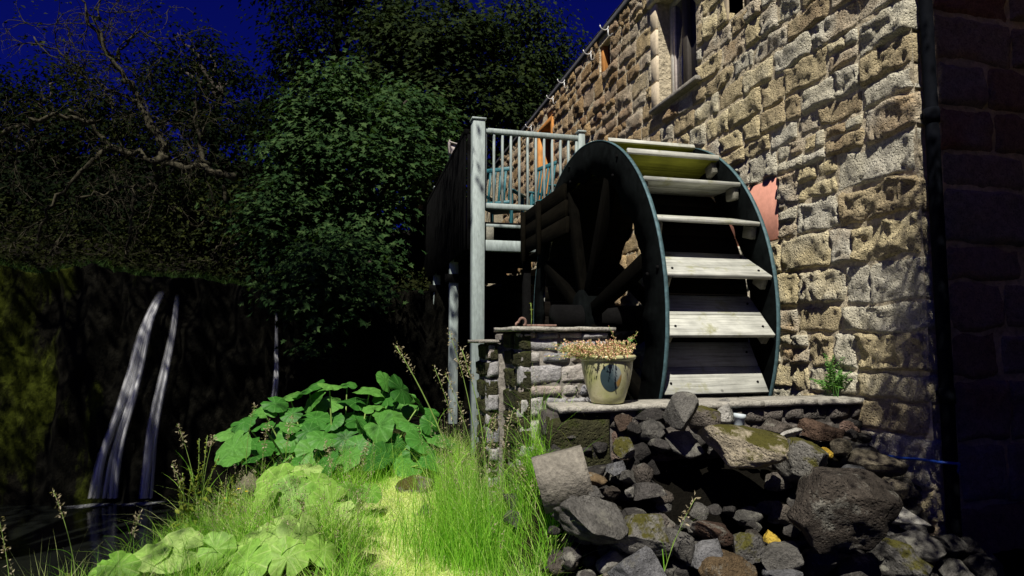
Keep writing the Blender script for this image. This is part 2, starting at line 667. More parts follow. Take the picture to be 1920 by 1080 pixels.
col = t.mix(far_, col, soil)
t.bsdf(col, 0.95, t.bump(fn, 0.8, 0.03), spec=0.02)
M['ground'] = t.m
g = mkobj('ground', np.stack([GX, GY, GZ], -1).reshape(-1, 3), GF, M['ground'], None, True, (0, 0, 0))
kind(g, 'structure')


def gz(x, y):
    return float(height(np.array([x]), np.array([y]))[0])


def ground_hit(px, py, lo=1.6, hi=14):
    d = ray(px, py)
    ts = np.linspace(lo, hi, 600)
    P = EYE + d[None] * ts[:, None]
    hz = height(P[:, 0], P[:, 1])
    k = np.argmax(P[:, 2] < hz)
    if P[k, 2] >= hz[k]:
        k = len(ts) - 1
    return P[k]


# pool
nx_, ny_ = 60, 50
wx, wy = np.meshgrid(np.linspace(-22, 1.6, nx_), np.linspace(0.5, 13, ny_))
i0 = np.arange(ny_ - 1)[:, None] * nx_ + np.arange(nx_ - 1)[None, :]
o = mkobj('pool_water', np.stack([wx, wy, wx * 0 + POOL_Z], -1).reshape(-1, 3), np.stack([i0, i0 + 1, i0 + 1 + nx_, i0 + nx_], -1).reshape(-1, 4), M['pool'], None, True, (0, 0, 0))
kind(o, 'structure')

# worn path of short pale grass
pa = []
for px_, py_, w in ((815, 1120, 0.30), (800, 1060, 0.30), (785, 1000, 0.29), (765, 950, 0.27), (750, 915, 0.24), (738, 885, 0.20)):
    q = on_z(px_, py_, 0.0)
    pa.append((q[0], q[1], w))
pa = np.array(pa)
tt = np.linspace(0, len(pa) - 1, 40)
PC = np.stack([np.interp(tt, np.arange(len(pa)), pa[:, k]) for k in range(3)], -1)


def path_dist(X, Y):
    d = np.full(np.shape(X), 9.0)
    for x, y, w in PC:
        d = np.minimum(d, np.hypot(X - x, Y - y) / w)
    return d


V, F = [], []
nw = 13
for i, (x, y, w) in enumerate(PC):
    for k in range(nw):
        u = (k / (nw - 1) * 2 - 1)
        V.append((x + u * w * (1 + 0.2 * math.sin(i * 1.3 + (k > 6) * 2)), y))
V = np.array(V)
VZ = height(V[:, 0], V[:, 1]) + 0.006
for i in range(len(PC) - 1):
    for k in range(nw - 1):
        F.append([i * nw + k, i * nw + k + 1, (i + 1) * nw + k + 1, (i + 1) * nw + k])
t = NT('worn_path')
p = t.pos()
a = t.noise(p, 12, 6, 0.7)
fn = t.noise(p, 70, 4, 0.7)
col = t.ramp(a, [(0.3, (0.38, 0.46, 0.12)), (0.6, (0.58, 0.58, 0.27)), (0.8, (0.64, 0.60, 0.36))])
col = t.mix(0.8, col, t.ramp(fn, [(0.3, 0.5), (0.7, 1.2)]), 'MULTIPLY')
t.bsdf(col, 0.95, t.bump(fn, 0.8, 0.02), spec=0.1)
M['path'] = t.m
o = mkobj('path', np.c_[V, VZ], np.array(F), M['path'], None, True)
kind(o, 'structure')

# ------------------------------------------------------------------ cliff
def cliff_y(X, Z):
    P = np.stack([X * 1.0, X * 0 + 3, Z * 0.30], -1).reshape(-1, 3)
    n = fbm(P, 4, 31).reshape(X.shape)
    P2_ = np.stack([X * 3.4, X * 0 + 3, Z * 0.6], -1).reshape(-1, 3)
    n2 = fbm(P2_, 4, 37).reshape(X.shape)
    P3_ = np.stack([X * 9, X * 0, Z * 2.4], -1).reshape(-1, 3)
    n3 = fbm(P3_, 3, 41).reshape(X.shape)
    y = 10.35 - 0.10 * X + 0.55 * n + 0.32 * n2 + 0.10 * n3
    y = y - 0.25 * (C + 1.0 - Z) / 3.4 * 1.2        # the foot stands forward
    # strata steps
    y = y + 0.035 * np.sin(Z * 5.1 + 4 * n) + 0.02 * np.sin(Z * 13 + 5 * n2)
    return y


def cliff_top(X):
    P = np.stack([X * 0.8, X * 0, X * 0], -1).reshape(-1, 3)
    return C + 1.06 + 0.30 * fbm(P * 1.6, 5, 51, 0.6).reshape(X.shape) - 0.22 * sstep(-3.5, -1.0, X)


cx = np.linspace(-16, 2.2, 300)
cv = np.linspace(0, 1, 110)
CX, CV = np.meshgrid(cx, cv)
TOP = cliff_top(CX)
CZ = POOL_Z - 0.4 + (TOP - POOL_Z + 0.4) * CV
CY = cliff_y(CX, CZ)
# roll the lip over and run the top back
back = np.linspace(0.15, 3.0, 14)
BX, BV = np.meshgrid(cx, back)
BY = cliff_y(BX, cliff_top(BX)) + BV
BP = np.stack([BX * 1.5, BV * 1.5, BX * 0], -1).reshape(-1, 3)
BZ = cliff_top(BX) + 0.10 * fbm(BP, 4, 77).reshape(BX.shape) * np.minimum(1, BV) + 0.03 * BV
VX = np.concatenate([CX, BX]); VY = np.concatenate([CY, BY]); VZ = np.concatenate([CZ, BZ])
nr = VX.shape[0]
i0 = np.arange(nr - 1)[:, None] * 300 + np.arange(299)[None, :]
t = NT('wet_mossy_cliff')
p = t.pos((1, 1, 0.35))
a = t.noise(p, 1.6, 5, 0.6)
mz = t.noise(t.pos((1.6, 1.6, 0.5)), 1.1, 5, 0.65)
fn = t.noise(t.pos((1, 1, 0.6)), 26, 6, 0.7)
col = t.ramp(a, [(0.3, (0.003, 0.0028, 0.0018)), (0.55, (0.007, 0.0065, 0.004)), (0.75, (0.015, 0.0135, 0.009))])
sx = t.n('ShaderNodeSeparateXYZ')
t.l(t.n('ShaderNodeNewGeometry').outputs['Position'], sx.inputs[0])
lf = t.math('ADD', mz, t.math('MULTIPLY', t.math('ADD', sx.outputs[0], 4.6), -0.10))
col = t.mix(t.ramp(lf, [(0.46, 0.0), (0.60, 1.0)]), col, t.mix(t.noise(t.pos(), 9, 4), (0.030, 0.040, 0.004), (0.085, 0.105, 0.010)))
col = t.mix(0.9, col, t.ramp(fn, [(0.3, 0.35), (0.7, 1.35)]), 'MULTIPLY')
t.bsdf(col, t.ramp(fn, [(0.3, 0.6), (0.7, 0.95)]), t.bump(t.math('ADD', fn, a), 0.9, 0.08), spec=0.06)
M['cliff'] = t.m
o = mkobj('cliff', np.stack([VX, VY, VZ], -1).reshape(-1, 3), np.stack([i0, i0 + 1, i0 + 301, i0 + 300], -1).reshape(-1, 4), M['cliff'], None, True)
kind(o, 'structure')


# ------------------------------------------------------------------ the mill
mill = thing('mill_building', 'tall mill of rough sandstone blocks with window beside the wheel', 'mill', (XW, YG, -0.2))
OPEN = [(4.83, 5.55, C + 2.28, C + 3.44), (6.78, 7.12, C + 3.30, C + 3.70), (9.02, 9.85, C + 1.28, C + 3.5), (3.72, 4.32, C + 2.62, C + 3.55), (3.80, 4.6, C + 0.70, C + 1.16)]
EAVE = C + 3.80
Z0 = -0.3
Y1 = 20.5

ys = sorted(set([YG, Y1] + [a for o_ in OPEN for a in o_[:2]]))
zs = sorted(set([Z0, EAVE] + [a for o_ in OPEN for a in o_[2:]]))
mb = MB()
XM = XW + 0.002               # mortar face sits a little behind the stone faces
for a, b_ in zip(ys[:-1], ys[1:]):
    for c, d in zip(zs[:-1], zs[1:]):
        my, mz_ = (a + b_) / 2, (c + d) / 2
        if any(o_[0] < my < o_[1] and o_[2] < mz_ < o_[3] for o_ in OPEN):
            continue
        mb.add([(XM, a, c), (XM, b_, c), (XM, b_, d), (XM, a, d)], [[0, 3, 2, 1]])
for a, b_, c, d in OPEN:      # reveals
    x2 = XM + 0.42
    mb.add([(XM, a, c), (x2, a, c), (x2, a, d), (XM, a, d)], [[0, 1, 2, 3]])
    mb.add([(XM, b_, c), (x2, b_, c), (x2, b_, d), (XM, b_, d)], [[0, 3, 2, 1]])
    mb.add([(XM, a, c), (XM, b_, c), (x2, b_, c), (x2, a, c)], [[0, 1, 2, 3]])
    mb.add([(XM, a, d), (XM, b_, d), (x2, b_, d), (x2, a, d)], [[0, 3, 2, 1]])
    mb.add([(x2, a, c), (x2, b_, c), (x2, b_, d), (x2, a, d)], [[0, 3, 2, 1]])
# ends, gable and top
XE = 9.0
YM = YG + 0.012
mb.add([(XM, YM, Z0), (XE, YM, Z0), (XE, YM, EAVE), (XM, YM, EAVE)], [[0, 1, 2, 3]])
mb.add([(XM, YM, EAVE), (XE, YM, EAVE), ((XM + XE) / 2, YM, EAVE + 3.0)], [[0, 1, 2]])
mb.add([(XM, Y1, Z0), (XE, Y1, Z0), (XE, Y1, EAVE), (XM, Y1, EAVE)], [[0, 3, 2, 1]])
mb.add([(XM, Y1, EAVE), (XE, Y1, EAVE), ((XM + XE) / 2, Y1, EAVE + 3.0)], [[0, 2, 1]])
mb.add([(XE, YM, Z0), (XE, Y1, Z0), (XE, Y1, EAVE), (XE, YM, EAVE)], [[0, 1, 2, 3]])
mb.build('wall', M['mortar'], mill)


def stone_patch(u0, u1, v0, v1, proud, cell, seed, rough=1.0):
    """a roughly dressed block: grid face in (u, v, d) with a rim running back into the wall"""
    w, h_ = u1 - u0, v1 - v0
    nu = int(np.clip(round(w / cell), 4, 26)) + 1
    nv = int(np.clip(round(h_ / cell), 4, 18)) + 1
    a = np.linspace(-1, 1, nu)
    b_ = np.linspace(-1, 1, nv)
    # crowd the samples to the arrises
    a = np.sign(a) * np.abs(a) ** 0.8
    b_ = np.sign(b_) * np.abs(b_) ** 0.8
    A, B = np.meshgrid(a, b_)
    U = (u0 + u1) / 2 + A * w / 2
    Vv = (v0 + v1) / 2 + B * h_ / 2
    P = np.stack([U, Vv, U * 0 + seed * 3.7], -1).reshape(-1, 3)
    kx = w / 2 / 0.017
    kz = h_ / 2 / 0.014
    ex = np.clip((1 - np.abs(A)) * kx, 0, 1)
    ez = np.clip((1 - np.abs(B)) * kz, 0, 1)
    e = (ex * (2 - ex)) ** 0.5 * (ez * (2 - ez)) ** 0.5
    n1 = fbm(P * 7.5, 3, seed % 97).reshape(A.shape)
    n2 = fbm(P * 26, 3, seed % 89 + 5).reshape(A.shape)
    tilt = (rng.random() - 0.5) * 0.5 * A + (rng.random() - 0.5) * 0.6 * B
    n3 = fbm(P * np.array([13.0, 17.0, 1.0]) + 9, 3, seed % 67 + 2).reshape(A.shape)
    rid = 0.5 - np.abs(n3) * 1.6
    D = e * np.maximum(0.0015, proud * (0.8 + 0.5 * tilt) + rough * (0.028 * n1 + 0.015 * n2 + 0.020 * rid)) - 0.005 * (1 - e)
    j1 = fbm(P * 9 + 40, 2, seed % 83).reshape(A.shape)
    j2 = fbm(P * 9 + 80, 2, seed % 79).reshape(A.shape)
    U = U + 0.030 * j1 * min(1, w / 0.2)
    Vv = Vv + 0.026 * j2 * min(1, h_ / 0.15)
    i_ = np.arange(nv - 1)[:, None] * nu + np.arange(nu - 1)[None, :]
    F_ = np.stack([i_, i_ + 1, i_ + 1 + nu, i_ + nu], -1).reshape(-1, 4)
    V_ = np.stack([U, Vv, D], -1).reshape(-1, 3)
    # rim back into the wall
    idx = np.arange(nu * nv).reshape(nv, nu)
    loop = np.concatenate([idx[0, :], idx[1:, -1], idx[-1, -2::-1], idx[-2:0:-1, 0]])
    m = len(loop)
    bk = V_[loop].copy()
    bk[:, 2] = -0.05
    nb = len(V_) + np.arange(m)
    F2 = np.stack([loop, nb, np.roll(nb, -1), np.roll(loop, -1)], -1)
    return np.concatenate([V_, bk]), np.concatenate([F_, F2])


def warp(V_):
    P = np.stack([V_[:, 0] * 1.1, V_[:, 1] * 1.3, V_[:, 0] * 0], -1)
    V_ = V_.copy()
    V_[:, 1] += 0.035 * fbm(P, 2, 3)
    return V_


def clip_open(u0, u1, v0, v1, opens):
    """cut a stone's length back from the openings its course crosses"""
    segs = [(u0, u1)]
    for a, b_, c, d in opens:
        if v1 <= c + 0.02 or v0 >= d - 0.02:
            continue
        new = []
        for s, e in segs:
            if e <= a or s >= b_:
                new.append((s, e))
                continue
            if s < a:
                new.append((s, a))
            if e > b_:
                new.append((b_, e))
        segs = new
    return [s for s in segs if s[1] - s[0] > 0.05]


stones = []                    # (u0,u1,v0,v1,proud)
ZB = [Z0, C - 0.55, C - 0.36, C + 0.22, C + 0.70, C + 1.16, C + 1.7, C + 2.10, C + 2.26, C + 2.62, C + 3.02, C + 3.3, C + 3.46, EAVE]
rs = random.Random(23)
opens_pad = [(a - 0.005, b_ + (0.13 if i == 0 else 0.005), c - (0.0 if i else 0.0), d) for i, (a, b_, c, d) in enumerate(OPEN)]
for zb, zt in zip(ZB[:-1], ZB[1:]):
    n = max(1, round((zt - zb) / rs.uniform(0.17, 0.26)))
    cuts = [zb + (zt - zb) * (k + (rs.uniform(-0.18, 0.18) if 0 < k < n else 0)) / n for k in range(n + 1)]
    for c, d in zip(cuts[:-1], cuts[1:]):
        u = YG + 0.0
        first = True
        while u < 12.5:
            h_ = d - c
            L = rs.uniform(0.17, 0.46) * (0.75 + 0.25 * h_ / 0.2)
            if u < YG + 0.01:
                L = rs.choice((0.36, 0.58, 0.47))
            e = u + L
            if h_ > 0.19 and rs.random() < 0.30 and u > YG + 0.1:      # two thin ones in one course
                m = c + h_ * rs.uniform(0.35, 0.65)
                split = u + L * rs.uniform(0.4, 0.7)
                if rs.random() < 0.5:
                    parts = [(u, e, c, m), (u, split, m, d), (split, e, m, d)]
                else:
                    parts = [(u, e, m, d), (u, split, c, m), (split, e, c, m)]
            else:
                parts = [(u, e, c, d)]
            for (p0, p1, q0, q1) in parts:
                for s0, s1 in clip_open(p0, p1, q0, q1, opens_pad):
                    stones.append((s0, s1, q0, q1))
            u = e
# keep the sill's and the lintel's place free
def hits(s, r):
    return s[0] < r[1] - 0.01 and s[1] > r[0] + 0.01 and s[2] < r[3] - 0.01 and s[3] > r[2] + 0.01


built = []
for k, (a, b_, c, d) in enumerate(stones):
    if d < -0.25:
        continue
    gap = 0.005
    dist = (a + b_) / 2
    cell = 0.017 + 0.0045 * max(0, dist - 3.0)
    proud = rs.uniform(0.003, 0.032)
    V_, F_ = stone_patch(a + gap, b_ - gap, c + gap, d - gap, proud, cell, k + 1, rs.uniform(0.6, 1.9))
    V_ = warp(V_)
    W = np.stack([XM - V_[:, 2], V_[:, 0], V_[:, 1]], -1)
    x, y, z = px_of(W.mean(0))
    x0, y0, _ = px_of((XW, b_, (c + d) / 2))
    x1, y1, _ = px_of((XW, a, (c + d) / 2))
    area = abs(x1 - x0) * (d - c) / z * 1150
    vis = (x1 > 0 and x0 < 1920 and -30 < y < 1000)
    built.append((area if vis else 0, W, F_[:, ::-1], 'w'))

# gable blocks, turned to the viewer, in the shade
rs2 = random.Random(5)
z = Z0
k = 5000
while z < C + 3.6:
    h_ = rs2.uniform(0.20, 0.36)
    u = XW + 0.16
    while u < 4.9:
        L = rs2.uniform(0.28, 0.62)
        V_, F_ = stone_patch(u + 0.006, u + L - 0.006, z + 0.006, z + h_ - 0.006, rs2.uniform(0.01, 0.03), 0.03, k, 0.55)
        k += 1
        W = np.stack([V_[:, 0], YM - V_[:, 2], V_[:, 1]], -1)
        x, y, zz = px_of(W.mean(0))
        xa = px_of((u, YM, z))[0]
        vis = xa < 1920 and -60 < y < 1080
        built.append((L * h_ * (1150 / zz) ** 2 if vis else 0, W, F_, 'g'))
        u += L
    z += h_
built.sort(key=lambda s: -s[0])
rest = MB()
for i, (area, W, F_, kk) in enumerate(built):
    if i < 298 and area > 0:
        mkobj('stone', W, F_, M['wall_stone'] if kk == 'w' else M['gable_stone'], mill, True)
    else:
        rest.add(W, F_)
kind(rest.build('small_stones', M['wall_stone_far'], mill, True), 'stuff')

# sill, lintel, jambs of the big window
wa, wb, wc, wd = OPEN[0]
win = box_part('window', (XM + 0.13, XM + 0.19, wb - 0.055, wb - 0.002, wc + 0.045, wd - 0.002), M['frame_paint'], mill)
box_part('frame', (XM + 0.13, XM + 0.19, wa + 0.002, wa + 0.055, wc + 0.045, wd - 0.002), M['frame_paint'], win)
box_part('frame', (XM + 0.13, XM + 0.19, wa + 0.056, wb - 0.056, wc + 0.045, wc + 0.095), M['frame_paint'], win)
box_part('frame', (XM + 0.13, XM + 0.19, wa + 0.056, wb - 0.056, wd - 0.055, wd - 0.002), M['frame_paint'], win)
ymid = wa + 0.40
box_part('mullion', (XM + 0.115, XM + 0.20, ymid - 0.045, ymid + 0.045, wc + 0.096, wd - 0.056), M['frame_dark'], win)
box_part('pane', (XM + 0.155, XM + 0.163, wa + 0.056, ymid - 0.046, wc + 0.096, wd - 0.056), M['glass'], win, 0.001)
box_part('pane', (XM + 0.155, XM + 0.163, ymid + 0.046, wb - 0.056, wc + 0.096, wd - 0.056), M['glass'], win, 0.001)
box_part('sash', (XM + 0.138, XM + 0.172, wb - 0.090, wb - 0.058, wc + 0.10, wd - 0.06), M['white_board'], win)
box_part('window_sill', (XM - 0.075, XM + 0.30, wa - 0.09, wb + 0.10, wc - 0.002, wc + 0.044), M['cap'], mill, 0.008)
nb = 4
for i in range(nb):
    z0 = wc + 0.046 + (wd - wc - 0.05) * i / nb
    z1 = wc + 0.046 + (wd - wc - 0.05) * (i + 1) / nb
    box_part('jamb_block', (XM - 0.030 + 0.004 * (i % 2), XM + 0.128, wb + 0.0, wb + 0.125, z0 + 0.004, z1 - 0.004), M['cream_stone'], mill, 0.006)
box_part('window_lintel', (XM - 0.055, XM + 0.3, wa - 0.15, wb + 0.15, wd + 0.001, wd + 0.15), M['cream_stone'], mill, 0.01)
# small window under the eave, with an orange frame
a, b_, c, d = OPEN[1]
w2 = box_part('small_window', (XM + 0.02, XM + 0.12, b_ - 0.07, b_ - 0.002, c, d - 0.003), M['orange_wood'], mill)
box_part('frame', (XM + 0.05, XM + 0.12, a + 0.002, a + 0.05, c, d - 0.003), M['orange_wood'], w2)
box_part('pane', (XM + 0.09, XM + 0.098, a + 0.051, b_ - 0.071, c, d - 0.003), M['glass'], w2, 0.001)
# upper right window, seen only at its lower corner
a, b_, c, d = OPEN[3]
w3 = box_part('upper_window', (XM + 0.14, XM + 0.20, b_ - 0.05, b_ - 0.003, c + 0.003, d - 0.003), M['frame_dark'], mill)
box_part('frame', (XM + 0.14, XM + 0.2, a + 0.003, b_ - 0.052, c + 0.003, c + 0.05), M['frame_dark'], w3)
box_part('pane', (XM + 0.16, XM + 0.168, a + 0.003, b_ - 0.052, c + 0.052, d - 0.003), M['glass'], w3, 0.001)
box_part('upper_jamb', (XM - 0.02, XM + 0.139, b_ - 0.0, b_ + 0.10, c + 0.0, d + 0.02), M['cream_stone'], mill, 0.006)
# painted board in a low opening
a, b_, c, d = OPEN[4]
box_part('painted_board', (XM - 0.004, XM + 0.03, a + 0.004, b_ - 0.004, c + 0.004, d - 0.004), M['salmon'], mill, 0.003)['label'] = 'salmon painted board closing a low opening'
# doorway on to the deck
a, b_, c, d = OPEN[2]
dr = box_part('door', (XM + 0.16, XM + 0.21, a + 0.08, b_ - 0.08, c + 0.005, d - 0.08), M['frame_dark'], mill)
for q0, q1 in ((a + 0.002, a + 0.078), (b_ - 0.078, b_ - 0.002)):
    box_part('door_frame', (XM - 0.03, XM + 0.2, q0, q1, c + 0.002, d - 0.002), M['orange_wood'], dr)
box_part('door_frame', (XM - 0.03, XM + 0.2, a + 0.08, b_ - 0.08, d - 0.078, d - 0.002), M['orange_wood'], dr)
# roof
mb = MB()
xr, zr = (XM + XE) / 2, EAVE + 3.0
x0r, z0r = XW - 0.02, EAVE - 0.02
th = 0.10
for y0_, y1_ in ((YG - 0.06, Y1 + 0.2),):
    P8 = []
    for y_ in (y0_, y1_):
        P8 += [(x0r, y_, z0r), (xr, y_, zr + 0.05), (2 * xr - x0r, y_, z0r), (2 * xr - x0r, y_, z0r + th), (xr, y_, zr + 0.05 + th), (x0r, y_, z0r + th)]
    mb.add(P8, [[0, 1, 7, 6], [1, 2, 8, 7], [2, 3, 9, 8], [3, 4, 10, 9], [4, 5, 11, 10], [5, 0, 6, 11], [0, 5, 4, 1], [1, 4, 3, 2], [6, 7, 10, 11], [7, 8, 9, 10]])
roof = mb.build('roof', M['slate'], mill)
for i in range(60):            # the eave slates
    y_ = YG - 0.05 + i * 0.285
    sl = (zr - z0r) / (xr - x0r)
    ang = math.atan(sl)
    rot = np.array([[math.cos(ang), 0, -math.sin(ang)], [0, 1, 0], [math.sin(ang), 0, math.cos(ang)]])
    cxr = x0r + 0.16
    box_part('slate', (cxr - 0.2, cxr + 0.2, y_, y_ + 0.278, z0r + th + 0.16 * sl + 0.004, z0r + th + 0.16 * sl + 0.018 + 0.004 * (i % 3)), M['slate'], roof, 0.002, rot)
# gutter brackets left without their gutter
for px_, py_ in ((1140, 52), (1108, 98), (1058, 152), (1037, 182), (996, 236)):
    q = on_x(px_, py_, XW - 0.05)
    y_ = q[1]
    z_ = min(q[2], EAVE - 0.03)
    m = MB()
    m.add(*tube([(XW + 0.0, y_, z_ - 0.10), (XW - 0.05, y_, z_ - 0.10), (XW - 0.05, y_, z_ - 0.02)], 0.008, 6))
    arc = [(XW - 0.10 - 0.055 * math.cos(a_), y_, z_ + 0.02 - 0.055 * math.sin(a_)) for a_ in np.linspace(0, math.pi, 9)]
    m.add(*tube(arc, 0.0075, 6))
    m.add(*tube([(XW - 0.02, y_ - 0.06, z_ - 0.10), (XW - 0.02, y_ + 0.06, z_ - 0.10)], 0.007, 6))
    m.build('gutter_bracket', M['white_metal'], mill, True)
# drainpipe in front of the corner
dp = thing('drainpipe', 'dark drainpipe running down the corner of the mill wall', 'drainpipe', (XW + 0.045, YG - 0.05, 0))
zz = np.linspace(-0.05, EAVE, 24)
V_, F_ = tube(np.stack([zz * 0 + XW + 0.045, zz * 0 + YG - 0.052, zz], -1), 0.033, 16)
mkobj('pipe', V_, F_, M['pipe'], dp, True)
for z_ in (0.9, 2.4, 3.9):
    V_, F_ = tube([(XW + 0.045, YG - 0.052, z_ - 0.05), (XW + 0.045, YG - 0.052, z_ + 0.03)], 0.038, 16)
    mkobj('pipe_collar', V_, F_, M['pipe'], dp, True)
    box_part('pipe_bracket', (XW + 0.02, XW + 0.14, YG - 0.02, YG + 0.02, z_ - 0.015, z_ + 0.015), M['pipe'], dp)

# ------------------------------------------------------------------ the water wheel
WX0, WX1, WY, WZ, WR = 1.85, 2.697, 4.953, C + 0.156, 1.484
wheel = thing('water_wheel', 'big timber water wheel with pale grey paddles against the mill wall', 'water wheel', ((WX0 + WX1) / 2, WY, WZ - WR))
NPAD = 24
PH0 = R_(-6.5)


def wp(x, r, th_):              # th from the front (-Y) upwards
    return (x, WY - r * math.cos(th_), WZ + r * math.sin(th_))


def rim_plate(x0, x1, ro, name):
    n = 192
    V_, F_ = [], []
    for k in range(n):
        th_ = 2 * math.pi * k / n
        # scalloped inner edge, wider where the spokes land
        s = math.cos(th_ * 8 + 0.4)
        ri = 1.205 - 0.045 * max(0, s) ** 2 + 0.012 * math.sin(th_ * 24) + 0.006 * math.sin(th_ * 61)
        for x in (x0, x1):
            V_.append(wp(x, ri, th_))
            V_.append(wp(x, ro, th_))
    for k in range(n):
        a_, b2 = k * 4, ((k + 1) % n) * 4
        F_ += [[a_, a_ + 1, b2 + 1, b2], [a_ + 2, b2 + 2, b2 + 3, a_ + 3], [a_ + 1, a_ + 3, b2 + 3, b2 + 1], [a_, b2, b2 + 2, a_ + 2]]
    return mkobj(name, np.array(V_), F_, M['rim'], wheel)


def hoop(x0, x1, r0, r1, parent):
    n = 128
    V_, F_ = [], []
    for k in range(n):
        th_ = 2 * math.pi * k / n
        for x in (x0, x1):
            V_.append(wp(x, r0, th_))
            V_.append(wp(x, r1, th_))
    for k in range(n):
        a_, b2 = k * 4, ((k + 1) % n) * 4
        F_ += [[a_, a_ + 1, b2 + 1, b2], [a_ + 2, b2 + 2, b2 + 3, a_ + 3], [a_ + 1, a_ + 3, b2 + 3, b2 + 1], [a_, b2, b2 + 2, a_ + 2]]
    return mkobj('iron_tyre', np.array(V_), F_, M['rim_edge'], parent)


r0 = rim_plate(WX0 + 0.012, WX0 + 0.034, WR - 0.008, 'rim')
hoop(WX0 + 0.010, WX0 + 0.036, WR - 0.008, WR, r0)
r1 = rim_plate(WX1 - 0.034, WX1 - 0.012, WR - 0.008, 'rim')
hoop(WX1 - 0.036, WX1 - 0.010, WR - 0.008, WR, r1)
for x in (WX0 + 0.006, ):       # joint straps on the near rim
    for k in range(8):
        th_ = 2 * math.pi * k / 8 + 0.2
        for dr_ in (1.27, 1.42):
            p_ = np.array(wp(x, dr_, th_))
            V_, F_ = tube([p_ + np.array([-0.004, 0, 0]), p_ + np.array([0.01, 0, 0])], 0.014, 8)
            mkobj('bolt', V_, F_, M['iron'], wheel)
rp = random.Random(3)
DTH = R_(11.5)
for k in range(NPAD):
    th_ = PH0 + k * 2 * math.pi / NPAD
    o_ = np.array(wp(0, WR - 0.012, th_))
    i_ = np.array(wp(0, 1.195, th_ + DTH))
    d_ = o_ - i_
    L = np.linalg.norm(d_)
    d_ /= L
    nrm = np.array([0, -d_[2], d_[1]])
    if nrm @ (np.array(wp(0, 1, th_ + 1.2)) - np.array(wp(0, 1, th_))) < 0:
        nrm = -nrm
    wob = rp.uniform(-0.006, 0.006)
    nbd = 2
    edges = [0, rp.uniform(0.45, 0.55), 1.0]
    x0, x1 = WX0 + 0.045, WX1 - 0.045
    pm = None
    for q in range(nbd):
        s0, s1 = edges[q] * L + 0.0015, edges[q + 1] * L - 0.0015
        c_ = i_ + d_ * (s0 + s1) / 2 + nrm * (0.014 + wob + rp.uniform(-0.001, 0.001))
        c_[0] = (x0 + x1) / 2 + rp.uniform(-0.002, 0.002)
        rot = np.stack([np.array([1, 0, 0]), d_, nrm], -1)
        hx, hd, ht = (x1 - x0) / 2, (s1 - s0) / 2, 0.014
        V_, F_ = cbox(-hx, hx, -hd, hd, -ht, ht, 0.004)
        V_ = V_ @ rot.T + c_
        up = 40 < math.degrees(th_) % 360 < 140
        ob = mkobj('paddle' if pm is None else 'board', V_, F_, M['green_board'] if up else M['paddle'], wheel if pm is None else pm)
        if pm is None:
            pm = ob
    if 40 < math.degrees(th_) % 360 < 140:          # pale strip standing in for the sunlit paddle edge
        c_ = o_ + nrm * 0.014 + d_ * 0.012
        c_[0] = (x0 + x1) / 2
        V_, F_ = cbox(-hx, hx, -0.011, 0.011, -0.02, 0.02, 0.003)
        mkobj('lit_edge', V_ @ rot.T + c_, F_, M['paddle'], pm)
    for xx in (x0 + 0.06, x1 - 0.06):
        for ss in (0.22, 0.8):
            c_ = i_ + d_ * L * ss + nrm * 0.03
            c_[0] = xx
            V_, F_ = tube([c_ - nrm * 0.006, c_ + nrm * 0.003], 0.008, 7)
            mkobj('bolt', V_, F_, M['iron'], pm)
    # cleats carrying the paddle's ends
    for xx0, xx1 in ((x0, x0 + 0.045), (x1 - 0.045, x1)):
        c_ = i_ + d_ * (L * 0.80) - nrm * (0.046)
        c_[0] = (xx0 + xx1) / 2
        V_, F_ = cbox(-(xx1 - xx0) / 2, (xx1 - xx0) / 2, -0.05, 0.05, -0.043, 0.043, 0.005)
        mkobj('cleat', V_ @ rot.T + c_, F_, M['cleat'], wheel)
    # sole boards behind, closing the bucket
    t0, t1 = th_ + DTH, th_ + DTH + 2 * math.pi / NPAD
    for q in range(2):
        ta = t0 + (t1 - t0) * q / 2 + 0.002
        tb = t0 + (t1 - t0) * (q + 1) / 2 - 0.002
        a_, b2 = np.array(wp(0, 1.19, ta)), np.array(wp(0, 1.19, tb))
        c_ = (a_ + b2) / 2
        dd = (b2 - a_)
        ll = np.linalg.norm(dd)
        dd /= ll
        nn = np.array([0, -dd[2], dd[1]])
        rot2 = np.stack([np.array([1, 0, 0]), dd, nn], -1)
        V_, F_ = cbox(-hx, hx, -ll / 2 + 0.001, ll / 2 - 0.001, -0.012, 0.012, 0.003)
        V_ = V_ @ rot2.T + c_
        V_[:, 0] += (x0 + x1) / 2
        topq = 60 < math.degrees((ta + tb) / 2) % 360 < 150
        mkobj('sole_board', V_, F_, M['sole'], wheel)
for x in (WX0 + 0.05, WX1 - 0.05):
    for k in range(8):
        th_ = 2 * math.pi * k / 8 + R_(17)
        a_, b2 = np.array(wp(x, 0.12, th_)), np.array(wp(x, 1.21, th_))
        d_ = (b2 - a_)
        L = np.linalg.norm(d_)
        d_ /= L
        rot = np.stack([np.array([1, 0, 0]), np.cross(d_, [1, 0, 0]), d_], -1)
        V_, F_ = cbox(-0.04, 0.04, -0.055, 0.055, -L / 2, L / 2, 0.006)
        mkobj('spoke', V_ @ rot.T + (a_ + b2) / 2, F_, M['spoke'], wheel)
V_, F_ = tube([(WX0 - 0.25, WY, WZ), (XW + 0.05, WY, WZ)], 0.11, 20)
mkobj('axle', V_, F_, M['iron'], wheel, False)
for x in (WX0 + 0.0, WX1 - 0.1):
    V_, F_ = tube([(x, WY, WZ), (x + 0.1, WY, WZ)], 0.24, 24)
    mkobj('hub', V_, F_, M['rim'], wheel)

